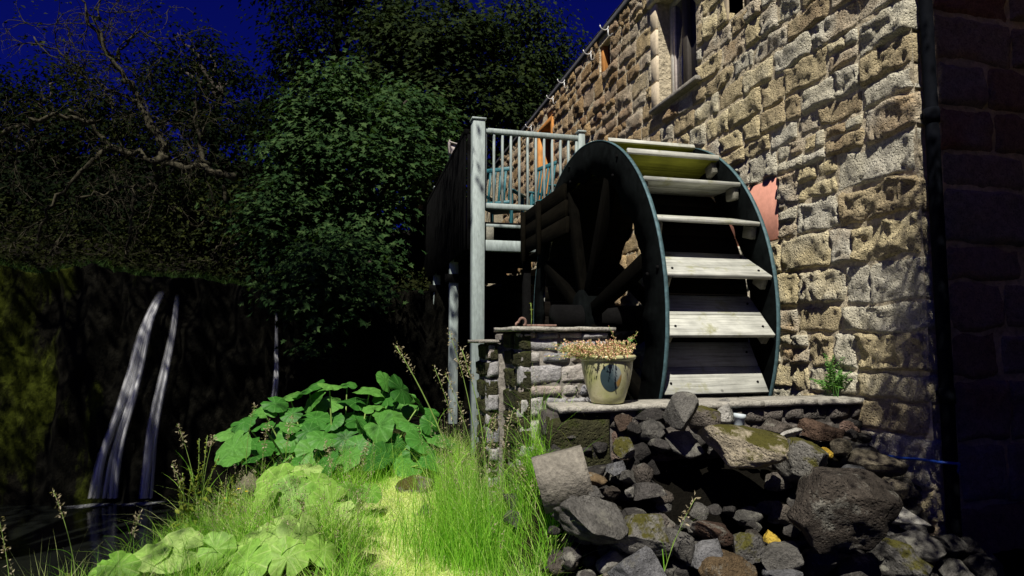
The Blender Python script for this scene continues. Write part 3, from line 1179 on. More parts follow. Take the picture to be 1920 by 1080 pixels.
# launder bringing the water in behind the wheel
la = thing('launder', 'dark timber launder box running from the deck to the wheel', 'launder', (1.9, 6.45, C + 0.95))
z0 = C + 0.92
for i in range(3):
    box_part('plank', (1.795, 1.828, 5.15 + 0.03 * i, 6.62 - 0.02 * (i % 2), z0 + i * 0.157, z0 + i * 0.157 + 0.153), M['launder'], la)
    box_part('plank', (2.58, 2.615, 6.50, 7.0, z0 + i * 0.155, z0 + i * 0.155 + 0.150), M['launder'], la)
for i in range(4):
    box_part('floor_board', (1.967 + i * 0.153, 1.967 + i * 0.153 + 0.148, 6.50, 7.0, z0 + 0.02, z0 + 0.05), M['launder'], la)
for y_ in (5.9, 6.5):
    box_part('brace', (1.750, 1.792, y_, y_ + 0.07, z0 - 0.1, z0 + 0.455), M['launder'], la)
for y_ in (6.1, 6.8):
    for x_ in (1.95, 2.56):
        box_part('leg', (x_, x_ + 0.09, y_ + 0.36, y_ + 0.45, -0.6, z0 - 0.003), M['deck_dark'], la)

# ------------------------------------------------------------------ the deck
DY = 7.05
deck = thing('timber_deck', 'raised timber deck with grey green railing and posts behind the wheel', 'deck', (1.35, DY, -0.4))
FZ = C + 1.36                   # floor
RZ = C + 2.50
DX1 = 2.66
YEND = 19.0


def post(x, y, w, z0, z1, mat, cap=True):
    pm_ = box_part('post', (x - w / 2, x + w / 2, y - w / 2, y + w / 2, z0, z1), mat, deck, 0.008)
    if cap:
        box_part('post_cap', (x - w / 2 - 0.014, x + w / 2 + 0.014, y - w / 2 - 0.014, y + w / 2 + 0.014, z1 + 0.001, z1 + 0.028), mat, pm_, 0.006)
    return pm_


post(1.355, DY, 0.148, -0.4, RZ + 0.06, M['deck_paint'])
post(DX1, DY, 0.085, FZ - 0.2, RZ + 0.02, M['deck_paint'])
x0, x1 = 1.432, DX1 - 0.044
rail = box_part('railing', (x0, x1, DY - 0.03, DY + 0.03, RZ - 0.075, RZ - 0.015), M['deck_paint'], deck, 0.006)
box_part('bottom_rail', (x0, x1, DY - 0.028, DY + 0.028, RZ - 0.99, RZ - 0.925), M['deck_paint'], rail, 0.006)
nbal = 11
for i in range(nbal + 1):
    xb = x0 + 0.012 + (x1 - x0 - 0.03) * i / nbal
    w = 0.026 if 0 < i < nbal else 0.03
    box_part('baluster', (xb - w / 2, xb + w / 2, DY - 0.018, DY + 0.018, RZ - 0.924, RZ - 0.076), M['deck_paint'], rail, 0.003)
box_part('lower_board', (x0, x1, DY - 0.02, DY + 0.02, FZ - 0.07, FZ - 0.035), M['deck_paint'], deck)
box_part('front_beam', (x0, x1, DY - 0.035, DY + 0.035, FZ - 0.36, FZ - 0.23), M['deck_paint'], deck, 0.006)
for xb in (1.50, 2.05):
    box_part('spacer_block', (xb - 0.045, xb + 0.045, DY - 0.03, DY + 0.03, FZ - 0.229, FZ - 0.071), M['cleat'], deck)
nb = 10
for i in range(nb):             # floor boards run back along the deck
    xa = 1.33 + i * (XW - 0.06 - 1.33) / nb
    box_part('deck_board', (xa, xa + (XW - 0.06 - 1.33) / nb - 0.0025, DY + 0.045, YEND, FZ - 0.03, FZ), M['deck_dark'], deck, 0.003)
y_ = DY + 0.3
while y_ < YEND:
    box_part('joist', (1.36, XW - 0.08, y_, y_ + 0.07, FZ - 0.20, FZ - 0.031), M['deck_dark'], deck)
    y_ += 0.9
box_part('side_beam', (1.29, 1.355, DY + 0.08, YEND, FZ - 0.33, FZ - 0.031), M['deck_dark'], deck)
sr = box_part('side_railing', (1.205, 1.27, DY + 0.08, YEND, RZ - 0.075, RZ - 0.01), M['deck_dark'], deck)
nb = 80
for i in range(nb):
    yb = DY + 0.09 + (YEND - DY - 0.1) * i / nb
    box_part('side_board', (1.208, 1.232, yb, yb + 0.142, FZ - 0.34, RZ - 0.077), M['deck_dark'], sr, 0.003)
for yy in (8.5, 10.4, 12.6):
    post(1.296, yy, 0.12, -2.4 if yy < 12 else -0.5, RZ + 0.03, M['deck_paint'])
    box_part('cross_beam', (1.16, 2.9, yy - 0.09, yy - 0.064, FZ - 0.62, FZ - 0.50), M['deck_dark'], deck)

box_part('end_board', (1.235, 2.90, YEND - 0.02, YEND + 0.005, FZ - 0.34, RZ - 0.05), M['deck_dark'], deck)
box_part('end_board', (1.24, 1.278, DY + 0.06, DY + 0.085, FZ - 0.34, RZ - 0.08), M['deck_dark'], deck)

# rail-top box
bx = thing('bird_box', 'small pale wooden box with sloping lid on the deck post', 'bird box', (1.25, 8.46, RZ + 0.06))
zb = RZ + 0.062
box_part('back_board', (1.205, 1.222, 8.40, 8.53, zb, zb + 0.20), M['white_board'], bx)
box_part('body', (1.224, 1.34, 8.42, 8.52, zb, zb + 0.125), M['white_board'], bx)
rot = np.array([[math.cos(0.22), 0, math.sin(0.22)], [0, 1, 0], [-math.sin(0.22), 0, math.cos(0.22)]])
box_part('lid', (1.208, 1.362, 8.39, 8.54, zb + 0.140, zb + 0.155), M['white_board'], bx, 0.003, rot)

# two garden chairs
def chair(x, y, rz, label):
    ch = thing('garden_chair', label, 'chair', (x, y, FZ), 'teal garden chairs on the deck')
    ca, sa = math.cos(rz), math.sin(rz)
    RM = np.array([[ca, -sa, 0], [sa, ca, 0], [0, 0, 1]])

    def part(nm, b, parent=ch, tilt=0):
        V_, F_ = cbox(*b, ch=0.006)
        if tilt:
            p0 = np.array([0, 0.2, 0.42])
            ct, st = math.cos(tilt), math.sin(tilt)
            V_ = (V_ - p0) @ np.array([[1, 0, 0], [0, ct, -st], [0, st, ct]]).T + p0
        return mkobj(nm, V_ @ RM.T + np.array([x, y, FZ]), F_, M['teal'], parent)
    for sx_ in (-1, 1):
        part('leg', (sx_ * 0.24 - 0.022, sx_ * 0.24 + 0.022, -0.22, -0.175, 0.002, 0.62))
        part('leg', (sx_ * 0.24 - 0.022, sx_ * 0.24 + 0.022, 0.19, 0.235, 0.002, 0.62))
        part('armrest', (sx_ * 0.25 - 0.035, sx_ * 0.25 + 0.035, -0.25, 0.26, 0.622, 0.647))
    for i in range(5):
        part('seat_slat', (-0.21, 0.21, -0.22 + i * 0.086, -0.145 + i * 0.086, 0.405, 0.425))
    bk = part('backrest', (-0.22, 0.22, 0.20, 0.225, 0.94, 1.0), tilt=0.16)
    part('back_rail', (-0.22, 0.22, 0.20, 0.225, 0.45, 0.50), bk, 0.16)
    for i in range(6):
        part('back_slat', (-0.215 + i * 0.078, -0.180 + i * 0.078, 0.203, 0.222, 0.501, 0.939), bk, 0.16)


chair(1.95, 8.35, 2.5, 'teal slatted garden chair, the one with the taller backrest in view')
chair(2.60, 7.95, 1.9, 'teal garden chair tucked against the mill wall, lower in view')

# ------------------------------------------------------------------ stepped stone pier
pier = thing('stone_pier', 'stepped pier of pale rubble stone beside the flower pot', 'pier', (1.2, 3.7, -0.1))
PX0, PX1, PY0 = 0.925, 1.50, 3.5
QX0, QY0 = 0.82, 3.92
PZ = C + 0.035
mb = MB()
mb.add(*cbox(PX0 + 0.02, PX1, PY0 + 0.02, 4.25, -0.35, PZ - 0.02, 0.01))
mb.add(*cbox(QX0 + 0.02, PX0 + 0.3, QY0 + 0.02, 4.30, -0.35, PZ - 0.09, 0.01))
mb.build('core', M['pier_mortar'], pier)
rq = random.Random(17)


def face_stones(u0, u1, v0, v1, place, mat, hmin, hmax, lmin, lmax, seed, proud=0.02):
    z_ = v0
    k_ = seed
    while z_ < v1 - 0.02:
        h2 = min(rq.uniform(hmin, hmax), v1 - z_)
        if v1 - z_ - h2 < 0.04:
            h2 = v1 - z_
        u_ = u0
        while u_ < u1 - 0.02:
            L_ = min(rq.uniform(lmin, lmax), u1 - u_)
            if u1 - u_ - L_ < 0.05:
                L_ = u1 - u_
            V2, F2 = stone_patch(u_ + 0.005, u_ + L_ - 0.005, z_ + 0.005, z_ + h2 - 0.005, rq.uniform(0.5, 1.4) * proud, 0.016, k_, 0.5)
            W2, flip = place(V2)
            mkobj('stone', W2, F2[:, ::-1] if flip else F2, mat, pier, True)
            k_ += 1
            u_ += L_
        z_ += h2


face_stones(PX0, PX1, -0.2, PZ - 0.012, lambda v: (np.stack([v[:, 0], PY0 + 0.02 - v[:, 2], v[:, 1]], -1), False), M['pier_stone'], 0.065, 0.145, 0.10, 0.27, 9000)
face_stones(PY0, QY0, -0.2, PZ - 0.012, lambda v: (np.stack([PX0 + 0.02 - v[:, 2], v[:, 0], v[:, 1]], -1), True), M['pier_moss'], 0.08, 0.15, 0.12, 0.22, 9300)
face_stones(QX0, PX0 - 0.015, -0.2, PZ - 0.085, lambda v: (np.stack([v[:, 0], QY0 + 0.02 - v[:, 2], v[:, 1]], -1), False), M['pier_stone'], 0.07, 0.14, 0.2, 0.3, 9500)
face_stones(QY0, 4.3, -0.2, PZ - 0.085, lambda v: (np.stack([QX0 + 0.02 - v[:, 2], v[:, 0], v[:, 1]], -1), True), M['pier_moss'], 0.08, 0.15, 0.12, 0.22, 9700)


def slab(x0, x1, y0, y1, z0, z1, seed, rough=0.012):
    """thin slab with ragged edges"""
    nx2, ny2 = max(4, int((x1 - x0) / 0.035)), max(4, int((y1 - y0) / 0.035))
    A, B = np.meshgrid(np.linspace(0, 1, nx2), np.linspace(0, 1, ny2))
    X = x0 + A * (x1 - x0)
    Y = y0 + B * (y1 - y0)
    P = np.stack([X, Y, X * 0 + seed], -1).reshape(-1, 3)
    nA = fbm(P * 10, 3, seed).reshape(A.shape)
    nB = fbm(P * 10, 3, seed + 9).reshape(A.shape)
    X = X + rough * 1.4 * nA
    Y = Y + rough * 1.4 * nB
    Zt = z1 + 0.5 * rough * fbm(P * 6, 3, seed + 3).reshape(A.shape)
    Zb = z0 + 0.3 * rough * nB
    V2 = np.concatenate([np.stack([X, Y, Zt], -1).reshape(-1, 3), np.stack([X, Y, Zb], -1).reshape(-1, 3)])
    i_ = np.arange(ny2 - 1)[:, None] * nx2 + np.arange(nx2 - 1)[None, :]
    n_ = nx2 * ny2
    F2 = [np.stack([i_, i_ + 1, i_ + 1 + nx2, i_ + nx2], -1).reshape(-1, 4), (np.stack([i_, i_ + nx2, i_ + 1 + nx2, i_ + 1], -1) + n_).reshape(-1, 4)]
    idx = np.arange(n_).reshape(ny2, nx2)
    loop = np.concatenate([idx[0, :], idx[1:, -1], idx[-1, -2::-1], idx[-2:0:-1, 0]])
    F2.append(np.stack([loop, loop + n_, np.roll(loop, -1) + n_, np.roll(loop, -1)], -1))
    return V2, F2


def slab_part(name, b, seed, mat, parent, rough=0.012):
    V2, F2 = slab(*b, seed, rough)
    return mkobj(name, V2, F2, mat, parent)


slab_part('capstone', (PX0 - 0.05, PX0 + 0.36, PY0 - 0.03, 4.02, PZ - 0.006, PZ + 0.020), 3, M['cap'], pier)
slab_part('capstone', (PX0 + 0.365, PX1 + 0.02, PY0 - 0.02, 4.0, PZ - 0.006, PZ + 0.018), 4, M['cap'], pier)
slab_part('capstone', (QX0 - 0.06, PX0 - 0.005, QY0 - 0.03, 4.32, PZ - 0.082, PZ - 0.06), 5, M['cap'], pier)

# rusty bracket lying on the pier
rb = thing('rusty_bracket', 'rusty iron bracket with a curled end lying on the pier', 'bracket', (1.02, 3.62, PZ + 0.021))
zb = PZ + 0.024
box_part('bar', (1.0, 1.19, 3.60, 3.635, zb, zb + 0.012), M['rust'], rb, 0.002)
arc = [(0.975 + 0.022 * math.cos(a_), 3.617, zb + 0.026 + 0.024 * math.sin(a_)) for a_ in np.linspace(-1.2, 3.3, 12)]
V_, F_ = tube(arc, 0.008, 7)
mkobj('curl', V_, F_, M['rust'], rb, True)
V_, F_ = tube([(0.935, 3.617, zb), (0.938, 3.617, zb + 0.018), (0.95, 3.617, zb + 0.026)], 0.008, 7)
mkobj('lug', V_, F_, M['rust'], rb, True)

# ------------------------------------------------------------------ retaining wall with its ledge
rw = thing('retaining_wall', 'low dark retaining wall with flat coping slabs in front of the wheel', 'wall', (1.95, 3.2, -0.1))
LY = 3.10
mb = MB()
mb.add(*cbox(0.985, XW - 0.004, LY + 0.015, LY + 0.21, -0.4, LEDGE_Z - 0.034, 0.01))
mb.build('wall_body', M['mortar_dark'], rw)
for i, (a_, b2) in enumerate(((1.03, 1.33), (1.335, 1.78), (1.785, 2.25), (2.255, 2.62), (2.625, 2.945))):
    slab_part('coping_slab', (a_, b2, LY - 0.03 + 0.008 * (i % 2), LY + 0.22, LEDGE_Z - 0.032, LEDGE_Z), 20 + i, M['cap'], rw, 0.010)
V_, F_ = stone_patch(0.985, 1.33, -0.3, LEDGE_Z - 0.036, 0.03, 0.02, 777, 0.4)
mkobj('mossy_render', np.stack([V_[:, 0], LY + 0.015 - V_[:, 2], V_[:, 1]], -1), F_, M['pier_moss'], rw, True)
rq = random.Random(44)
M['dark_stone'] = m_stone('dark_wall_stone', [(0.1, (0.10, 0.09, 0.08)), (0.5, (0.17, 0.15, 0.13)), (0.9, (0.20, 0.13, 0.10))], dark=0.4, bump=0.9)
z_ = -0.3
kk = 8800
while z_ < LEDGE_Z - 0.05:
    h2 = min(rq.uniform(0.07, 0.14), LEDGE_Z - 0.036 - z_)
    u_ = 1.335
    while u_ < XW - 0.06:
        L_ = min(rq.uniform(0.14, 0.34), XW - 0.006 - u_)
        V2, F2 = stone_patch(u_ + 0.006, u_ + L_ - 0.006, z_ + 0.004, z_ + h2 - 0.004, rq.uniform(0.01, 0.03), 0.022, kk, 0.6)
        mkobj('stone', np.stack([V2[:, 0], LY + 0.015 - V2[:, 2], V2[:, 1]], -1), F2, M['dark_stone'], rw, True)
        kk += 1
        u_ += L_
    z_ += h2

# ------------------------------------------------------------------ flower pot
pc = on_y(1139, 757, LY + 0.09)
PXc, PYc = pc[0], LY + 0.09
pot = thing('flower_pot', 'glazed olive cream flower pot with a round blue emblem on the ledge', 'flower pot', (PXc, PYc, LEDGE_Z + 0.004))
PH = 0.262
prof = [(0.0, 0.0), (0.083, 0.0), (0.090, 0.004), (0.102, 0.04), (0.121, 0.10), (0.134, 0.16), (0.141, 0.205), (0.143, 0.236)]
Vp, Fp = lathe(prof, 64, (PXc, PYc, LEDGE_Z + 0.005))
t = NT('pot_glaze')
g_ = t.n('ShaderNodeTexCoord').outputs['Object']
nz = t.noise(g_, 7, 4, 0.6)
col = t.ramp(nz, [(0.3, (0.33, 0.35, 0.11)), (0.6, (0.52, 0.49, 0.29))])
col = t.mix(t.ramp(t.noise(g_, 60, 3), [(0.55, 0.0), (0.8, 0.5)]), col, (0.25, 0.20, 0.10))
t.bsdf(col, 0.32, None, spec=0.5)
M['pot'] = t.m
mkobj('body', Vp, Fp, M['pot'], pot, True)
prof = [(0.143, 0.230), (0.150, 0.236), (0.158, 0.243), (0.160, 0.253), (0.156, 0.260), (0.148, 0.262), (0.142, 0.258), (0.138, 0.240), (0.136, 0.20)]
Vp, Fp = lathe(prof, 64, (PXc, PYc, LEDGE_Z + 0.005))
mkobj('pot_rim', Vp, Fp, M['pot'], pot, True)
Vp, Fp = lathe([(0.0, 0.238), (0.06, 0.240), (0.138, 0.232)], 40, (PXc, PYc, LEDGE_Z + 0.005))
mkobj('soil', Vp, Fp, M['soil'], pot, True)
# emblem: a thin printed patch wrapped on the pot
def pot_r(z):
    return float(np.interp(z, [0.0, 0.004, 0.04, 0.10, 0.16, 0.205, 0.236], [0.083, 0.090, 0.102, 0.121, 0.134, 0.141, 0.143]))


az0 = math.atan2(-math.cos(YAW) * 1.0, -math.sin(YAW)) + 0.0
az0 = math.atan2(0 - PYc, 0 - PXc)        # towards the viewer


def emblem(cu, cz, ru, rz_, mat, off, cut=None):
    V2, F2 = [], []
    nr_, na = 8, 40
    for i in range(nr_ + 1):
        for j in range(na):
            a_ = 2 * math.pi * j / na
            u_ = cu + ru * i / nr_ * math.cos(a_)
            z2 = cz + rz_ * i / nr_ * math.sin(a_)
            if cut:
                u_, z2 = cut(u_, z2)
            az = az0 + u_ / 0.135
            r_ = pot_r(z2) + off
            V2.append((PXc + r_ * math.cos(az), PYc + r_ * math.sin(az), LEDGE_Z + 0.005 + z2))
    for i in range(nr_):
        for j in range(na):
            F2.append([i * na + j, (i + 1) * na + j, (i + 1) * na + (j + 1) % na, i * na + (j + 1) % na])
    return mkobj('emblem', np.array(V2), np.array(F2), mat, pot, True)


def glaze(name, c0, c1):
    t_ = NT(name)
    n_ = t_.noise(t_.n('ShaderNodeTexCoord').outputs['Object'], 22, 4, 0.6)
    t_.bsdf(t_.ramp(n_, [(0.35, c0), (0.65, c1)]), 0.32, None, spec=0.5)
    return t_.m


t = NT('emblem_glaze')
gu = t.n('ShaderNodeAttribute', attribute_name='across').outputs['Fac']
gv = t.n('ShaderNodeAttribute', attribute_name='upward').outputs['Fac']
nz = t.noise(t.n('ShaderNodeTexCoord').outputs['Object'], 22, 4, 0.6)
gn = t.math('MULTIPLY', t.math('SUBTRACT', nz, 0.5), 0.5)
pale = t.math('ADD', t.math('ADD', t.math('MULTIPLY', gu, 0.5), t.math('MULTIPLY', gv, 0.35)), gn)
col = t.ramp(pale, [(0.0, (0.035, 0.06, 0.07)), (0.15, (0.07, 0.10, 0.11)), (0.32, (0.18, 0.22, 0.22)), (0.5, (0.30, 0.33, 0.30))])  # paler to the upper right: sunlight put into the emblem colour
och = t.math('SUBTRACT', t.math('ADD', gu, gn), t.math('MULTIPLY', t.math('ABSOLUTE', t.math('ADD', gv, 0.35)), 0.8))
col = t.mix(t.ramp(och, [(0.38, 0.0), (0.6, 1.0)]), col, (0.30, 0.18, 0.05))
t.bsdf(col, 0.32, None, spec=0.5)
M['em_blue'] = t.m
em = emblem(0.022, 0.142, 0.060, 0.073, M['em_blue'], 0.0012)
me_ = em.data
uu = np.zeros(len(me_.vertices)); vv = uu.copy()
for i in range(9):
    for j in range(40):
        uu[i * 40 + j] = i / 8 * math.cos(2 * math.pi * j / 40)
        vv[i * 40 + j] = i / 8 * math.sin(2 * math.pi * j / 40)
for nm_, arr in (('across', uu), ('upward', vv)):
    at_ = me_.attributes.new(nm_, 'FLOAT', 'POINT')
    at_.data.foreach_set('value', arr.astype(np.float32))

# chain hanging behind the pot
cq = on_y(1184, 690, LY + 0.05)
chn = thing('chain', 'thin dark chain hanging beside the flower pot', 'chain', (cq[0], LY + 0.3, LEDGE_Z))
for i in range(11):
    zc_ = LEDGE_Z + 0.018 + i * 0.022
    arc = []
    for a_ in np.linspace(0, 2 * math.pi, 9):
        dx_, dz_ = 0.007 * math.cos(a_), 0.015 * math.sin(a_)
        arc.append((cq[0] + 0.03 + (dx_ if i % 2 else 0), LY + 0.30 + (0 if i % 2 else dx_), zc_ + dz_))
    V_, F_ = tube(arc, 0.0025, 5)
    mkobj('link', V_, F_, M['iron'], chn, True)


# ------------------------------------------------------------------ rocks
def ico(sub):
    bm = bmesh.new()
    bmesh.ops.create_icosphere(bm, subdivisions=sub, radius=1)
    V2 = np.array([v.co[:] for v in bm.verts])
    F2 = np.array([[v.index for v in f.verts] for f in bm.faces])
    bm.free()
    return V2, F2


ICO = {s: ico(s) for s in (3, 4, 5)}


def rock_shape(seed, sub=4, cuts=13, flat=0.97, lump=0.10, fine=0.03):
    r_ = np.random.default_rng(seed)
    V2, F2 = ICO[sub]
    V2 = V2.copy()
    for _ in range(cuts):
        n_ = r_.normal(size=3)
        n_ /= np.linalg.norm(n_)
        d_ = r_.uniform(0.36, 0.78)
        over = np.maximum(0, V2 @ n_ - d_)
        V2 -= n_ * (over * flat)[:, None]
    nn = V2 / (np.linalg.norm(V2, axis=1)[:, None] + 1e-9)
    V2 = V2 + nn * (lump * fbm(V2 * 1.7 + seed, 3, seed % 71) + fine * fbm(V2 * 7 + seed, 3, seed % 61 + 3))[:, None]
    V2 = V2 - (V2.max(0) + V2.min(0)) / 2
    return V2, F2


ROCKCOL = {
    'grey': [(0.1, (0.114, 0.109, 0.099)), (0.5, (0.173, 0.165, 0.145)), (0.9, (0.214, 0.204, 0.183))],
    'dark': [(0.1, (0.054, 0.050, 0.046)), (0.5, (0.086, 0.079, 0.072)), (0.9, (0.114, 0.106, 0.097))],
    'pale': [(0.1, (0.341, 0.324, 0.286)), (0.5, (0.461, 0.444, 0.393)), (0.9, (0.522, 0.503, 0.452))],
    'blue': [(0.1, (0.173, 0.175, 0.181)), (0.5, (0.240, 0.241, 0.245)), (0.9, (0.304, 0.297, 0.288))],
    'tan': [(0.1, (0.228, 0.197, 0.140)), (0.5, (0.342, 0.294, 0.206)), (0.9, (0.405, 0.354, 0.262))],
    'ochre': [(0.1, (0.132, 0.087, 0.046)), (0.5, (0.218, 0.152, 0.081)), (0.9, (0.187, 0.146, 0.097))],
    'red': [(0.1, (0.102, 0.063, 0.044)), (0.5, (0.157, 0.102, 0.070)), (0.9, (0.150, 0.114, 0.086))],
    'brown': [(0.1, (0.077, 0.063, 0.049)), (0.5, (0.123, 0.105, 0.086)), (0.9, (0.156, 0.136, 0.115))],
}
RM_ = {}
for kx_, st in ROCKCOL.items():
    RM_[kx_] = m_stone('rock_' + kx_, st, dark=0.4, bump=1.0, rscale=1.1, fine=0.9, pits=kx_ in ('brown', 'red'), lichen=(0.30, 0.29, 0.24))
    RM_[kx_ + '_moss'] = m_stone('rock_mossy_' + kx_, st, dark=0.5, bump=0.8, rscale=1.1, moss=0.45, moss_col=(0.045, 0.042, 0.009), fine=0.9)
RM_['lichen'] = m_stone('rock_yellow_lichen', [(0.1, (0.40, 0.24, 0.02)), (0.9, (0.5, 0.36, 0.06))], dark=0.5, bump=0.7, rscale=1.4)
RM_['concrete'] = m_simple('rough_concrete', (0.24, 0.22, 0.18), 0.95, 45, 0.4, 0.7, spec=0.1, bd=0.02)


def mound_depth(px_, py_):
    d_ = ray(px_, py_)
    # plane z = C-0.47-(3.06-Y)/1.05
    # C + t dz = C - .47 - (3.06 - t dy)/1.05
    t_ = (-0.47 - 3.06 / 1.05) / (d_[2] - d_[1] / 1.05)
    return t_


RG = 'rocks of the rubble pile below the wheel'


def rock(x0, x1, y0, y1, col, label, dd=0.0, deep=1.0, sub=4, cuts=13, lump=0.10, seed=None, group=RG, depth=None, fine=0.03):
    cx_, cy_ = (x0 + x1) / 2, (y0 + y1) / 2
    dep = (mound_depth(cx_, cy_) if depth is None else depth) + dd
    s = dep / 1150
    w, h_ = (x1 - x0) * s, (y1 - y0) * s
    dpt = (w * 0.5 + h_ * 0.6) * deep
    sd = seed if seed is not None else int(cx_ * 7 + cy_ * 13)
    V2, F2 = rock_shape(sd, sub, cuts, lump=lump, fine=fine)
    ext = (V2.max(0) - V2.min(0))
    V2 = V2 / ext
    c_ = at(cx_, cy_, dep + dpt * 0.12)
    s2 = (dep + dpt * 0.12) / dep
    W2 = c_ + V2[:, :1] * w * s2 * RT + V2[:, 2:3] * h_ * s2 * UP + V2[:, 1:2] * dpt * FW
    o_ = mkobj('rock', W2, F2, RM_[col], None, True)
    tag(o_, label, 'rock', group)
    return o_


ROCKS = [
    (1247, 1313, 737, 807, 'grey', 'pitted grey boulder perched on the ledge below the lowest paddle'),
    (1288, 1350, 757, 815, 'brown_moss', 'dark mossy block leaning between the pitted boulder and a pale stone'),
    (1337, 1380, 749, 804, 'pale', 'pale upright stone next to the grey pipe stub'),
    (1180, 1250, 763, 791, 'dark', 'long dark stone lying tight under the coping slab'),
    (1152, 1186, 776, 811, 'red', 'small reddish brown stone against the mossy render'),
    (1170, 1204, 789, 818, 'dark', 'small dark stone left of the light grey block'),
    (1193, 1248, 787, 828, 'grey', 'light grey cracked block below the long dark stone'),
    (1246, 1319, 812, 858, 'grey', 'grey slanting stone under the pitted boulder'),
    (1216, 1258, 820, 849, 'dark', 'flat dark stone in front of the light grey block'),
    (1148, 1191, 820, 859, 'grey_moss', 'long wedge stone tilting down towards the pale cube'),
    (1136, 1174, 862, 894, 'blue', 'pale bluish cube of stone above the small cobbles'),
    (1160, 1193, 879, 908, 'grey', 'pointed grey stone right of the bluish cube'),
    (1183, 1229, 867, 908, 'brown', 'brown angular stone at the left edge of the hollow'),
    (1085, 1141, 887, 912, 'ochre', 'flat stone edged with orange lichen beside the concrete slab'),
    (1098, 1132, 910, 936, 'grey', 'rounded cobble beneath the orange lichen stone'),
    (1130, 1163, 914, 942, 'brown', 'mottled cobble above the big lumpy boulder'),
    (1170, 1189, 912, 935, 'pale', 'tiny pale pebble beside the dark lump'),
    (1184, 1248, 903, 936, 'dark', 'dark lump at the lower left of the hollow'),
    (1034, 1178, 926, 1018, 'grey', 'big lumpy grey boulder at the left foot of the pile'),
    (1150, 1254, 958, 1032, 'grey_moss', 'angular mossy boulder right of the big lumpy one'),
    (1294, 1369, 972, 1014, 'red', 'reddish pitted stone alone in front of the hollow'),
    (1249, 1303, 996, 1048, 'grey', 'grey angular stone left of the dark slab'),
    (1286, 1368, 1013, 1074, 'blue', 'bluish grey slab tilted under the reddish stone'),
    (1302, 1414, 1035, 1100, 'ochre', 'ochre flat block at the bottom edge of the picture'),
    (1139, 1254, 1022, 1105, 'blue', 'smooth squarish grey block at the front of the pile'),
    (1366, 1434, 993, 1052, 'grey_moss', 'streaked grey stone right of the reddish one'),
    (1318, 1482, 796, 882, 'tan_moss', 'broad boulder with yellow moss roofing the dark hollow'),
    (1455, 1556, 818, 905, 'grey_moss', 'mossy boulder sloping down behind the biggest boulder'),
    (1438, 1502, 799, 822, 'pale', 'flat pale stone lying on the mossy boulder'),
    (1423, 1502, 785, 818, 'brown', 'brown stone under the coping, left of its twin'),
    (1499, 1572, 784, 824, 'red', 'reddish brown stone under the coping near the wall corner'),
    (1531, 1561, 840, 858, 'lichen', 'small bright yellow lichen stone'),
    (1556, 1595, 822, 855, 'tan', 'small tan stone right of the yellow one'),
    (1594, 1684, 846, 896, 'tan', 'tan slab lying under the blue hose'),
    (1468, 1646, 876, 1022, 'brown', 'biggest boulder, brown and rough, at the right of the hollow'),
    (1558, 1632, 872, 910, 'blue', 'rounded bluish stone behind the biggest boulder'),
    (1627, 1690, 894, 953, 'tan', 'yellowish block right of the biggest boulder'),
    (1654, 1729, 954, 986, 'pale', 'flat whitish stone near the wall foot'),
    (1689, 1735, 974, 1005, 'grey', 'grey stone tucked under the whitish one'),
    (1672, 1764, 1001, 1058, 'grey', 'wide grey stone in front of the drainpipe foot'),
    (1642, 1762, 1016, 1090, 'grey_moss', 'angular stone with moss at the bottom right'),
    (1757, 1809, 1002, 1042, 'grey', 'dome shaped stone right of the drainpipe'),
    (1806, 1836, 1009, 1042, 'dark', 'small dark stone next to the dome shaped one'),
    (1412, 1500, 1017, 1068, 'grey', 'rounded stone below the biggest boulder'),
    (1431, 1460, 997, 1023, 'lichen', 'small orange lichen stone above the rounded one'),
    (1398, 1434, 999, 1042, 'brown', 'narrow brown stone between the streaked and rounded stones'),
    (1766, 1822, 1049, 1095, 'grey', 'low stone at the bottom edge below the dome'),
    (1432, 1505, 1066, 1100, 'blue', 'flat bluish stone at the bottom edge under the rounded one'),
    (1560, 1650, 1040, 1095, 'dark', 'dark stone in the shade under the biggest boulder'),
    (1505, 1570, 1030, 1085, 'dark', 'dark stone at the bottom right of the rounded one'),
    (1815, 1880, 1040, 1085, 'dark', 'dark stone half hidden by the grass tuft'),
]
ROUND = {18: (12, 0.20, 31), 24: (9, 0.10, 3)}
DD = {0: -0.05, 18: -0.12, 26: -0.30, 27: -0.12, 34: -0.34, 24: -0.06}
for i, (a_, b2, c_, d_, col, lab) in enumerate(ROCKS):
    big = (b2 - a_) > 90
    rock(a_, b2, c_, d_, col, lab, dd=DD.get(i, -0.02), sub=5 if big else 4, cuts=ROUND[i][0] if i in ROUND else (20 if not big else 22), lump=ROUND[i][1] if i in ROUND else (0.06 if not big else 0.12), seed=900 + ROUND[i][2] if i in ROUND else None, deep=1.25 if i in (26, 27) else 1.0, fine=0.035 if not big else 0.03, depth=3.15 if i == 0 else None)
# small filler rubble, nothing tells one from the next
rr = random.Random(91)
nf = 0
taken = []
while nf < 150:
    x = rr.uniform(1040, 1740)
    y = rr.uniform(800, 1090)
    if 1285 < x < 1455 and 872 < y < 950:
        continue
    if y < 860 and x < 1150:
        continue
    w = rr.uniform(26, 60)
    rock(x - w / 2, x + w / 2, y - w * 0.33, y + w * 0.33, rr.choice(('dark', 'dark', 'brown', 'grey', 'dark')), 'small dark rubble stone wedged between the bigger rocks', dd=0.06 + rr.uniform(0, 0.05), sub=3, group='small rubble filling the pile', seed=int(x * 31 + y))
    nf += 1

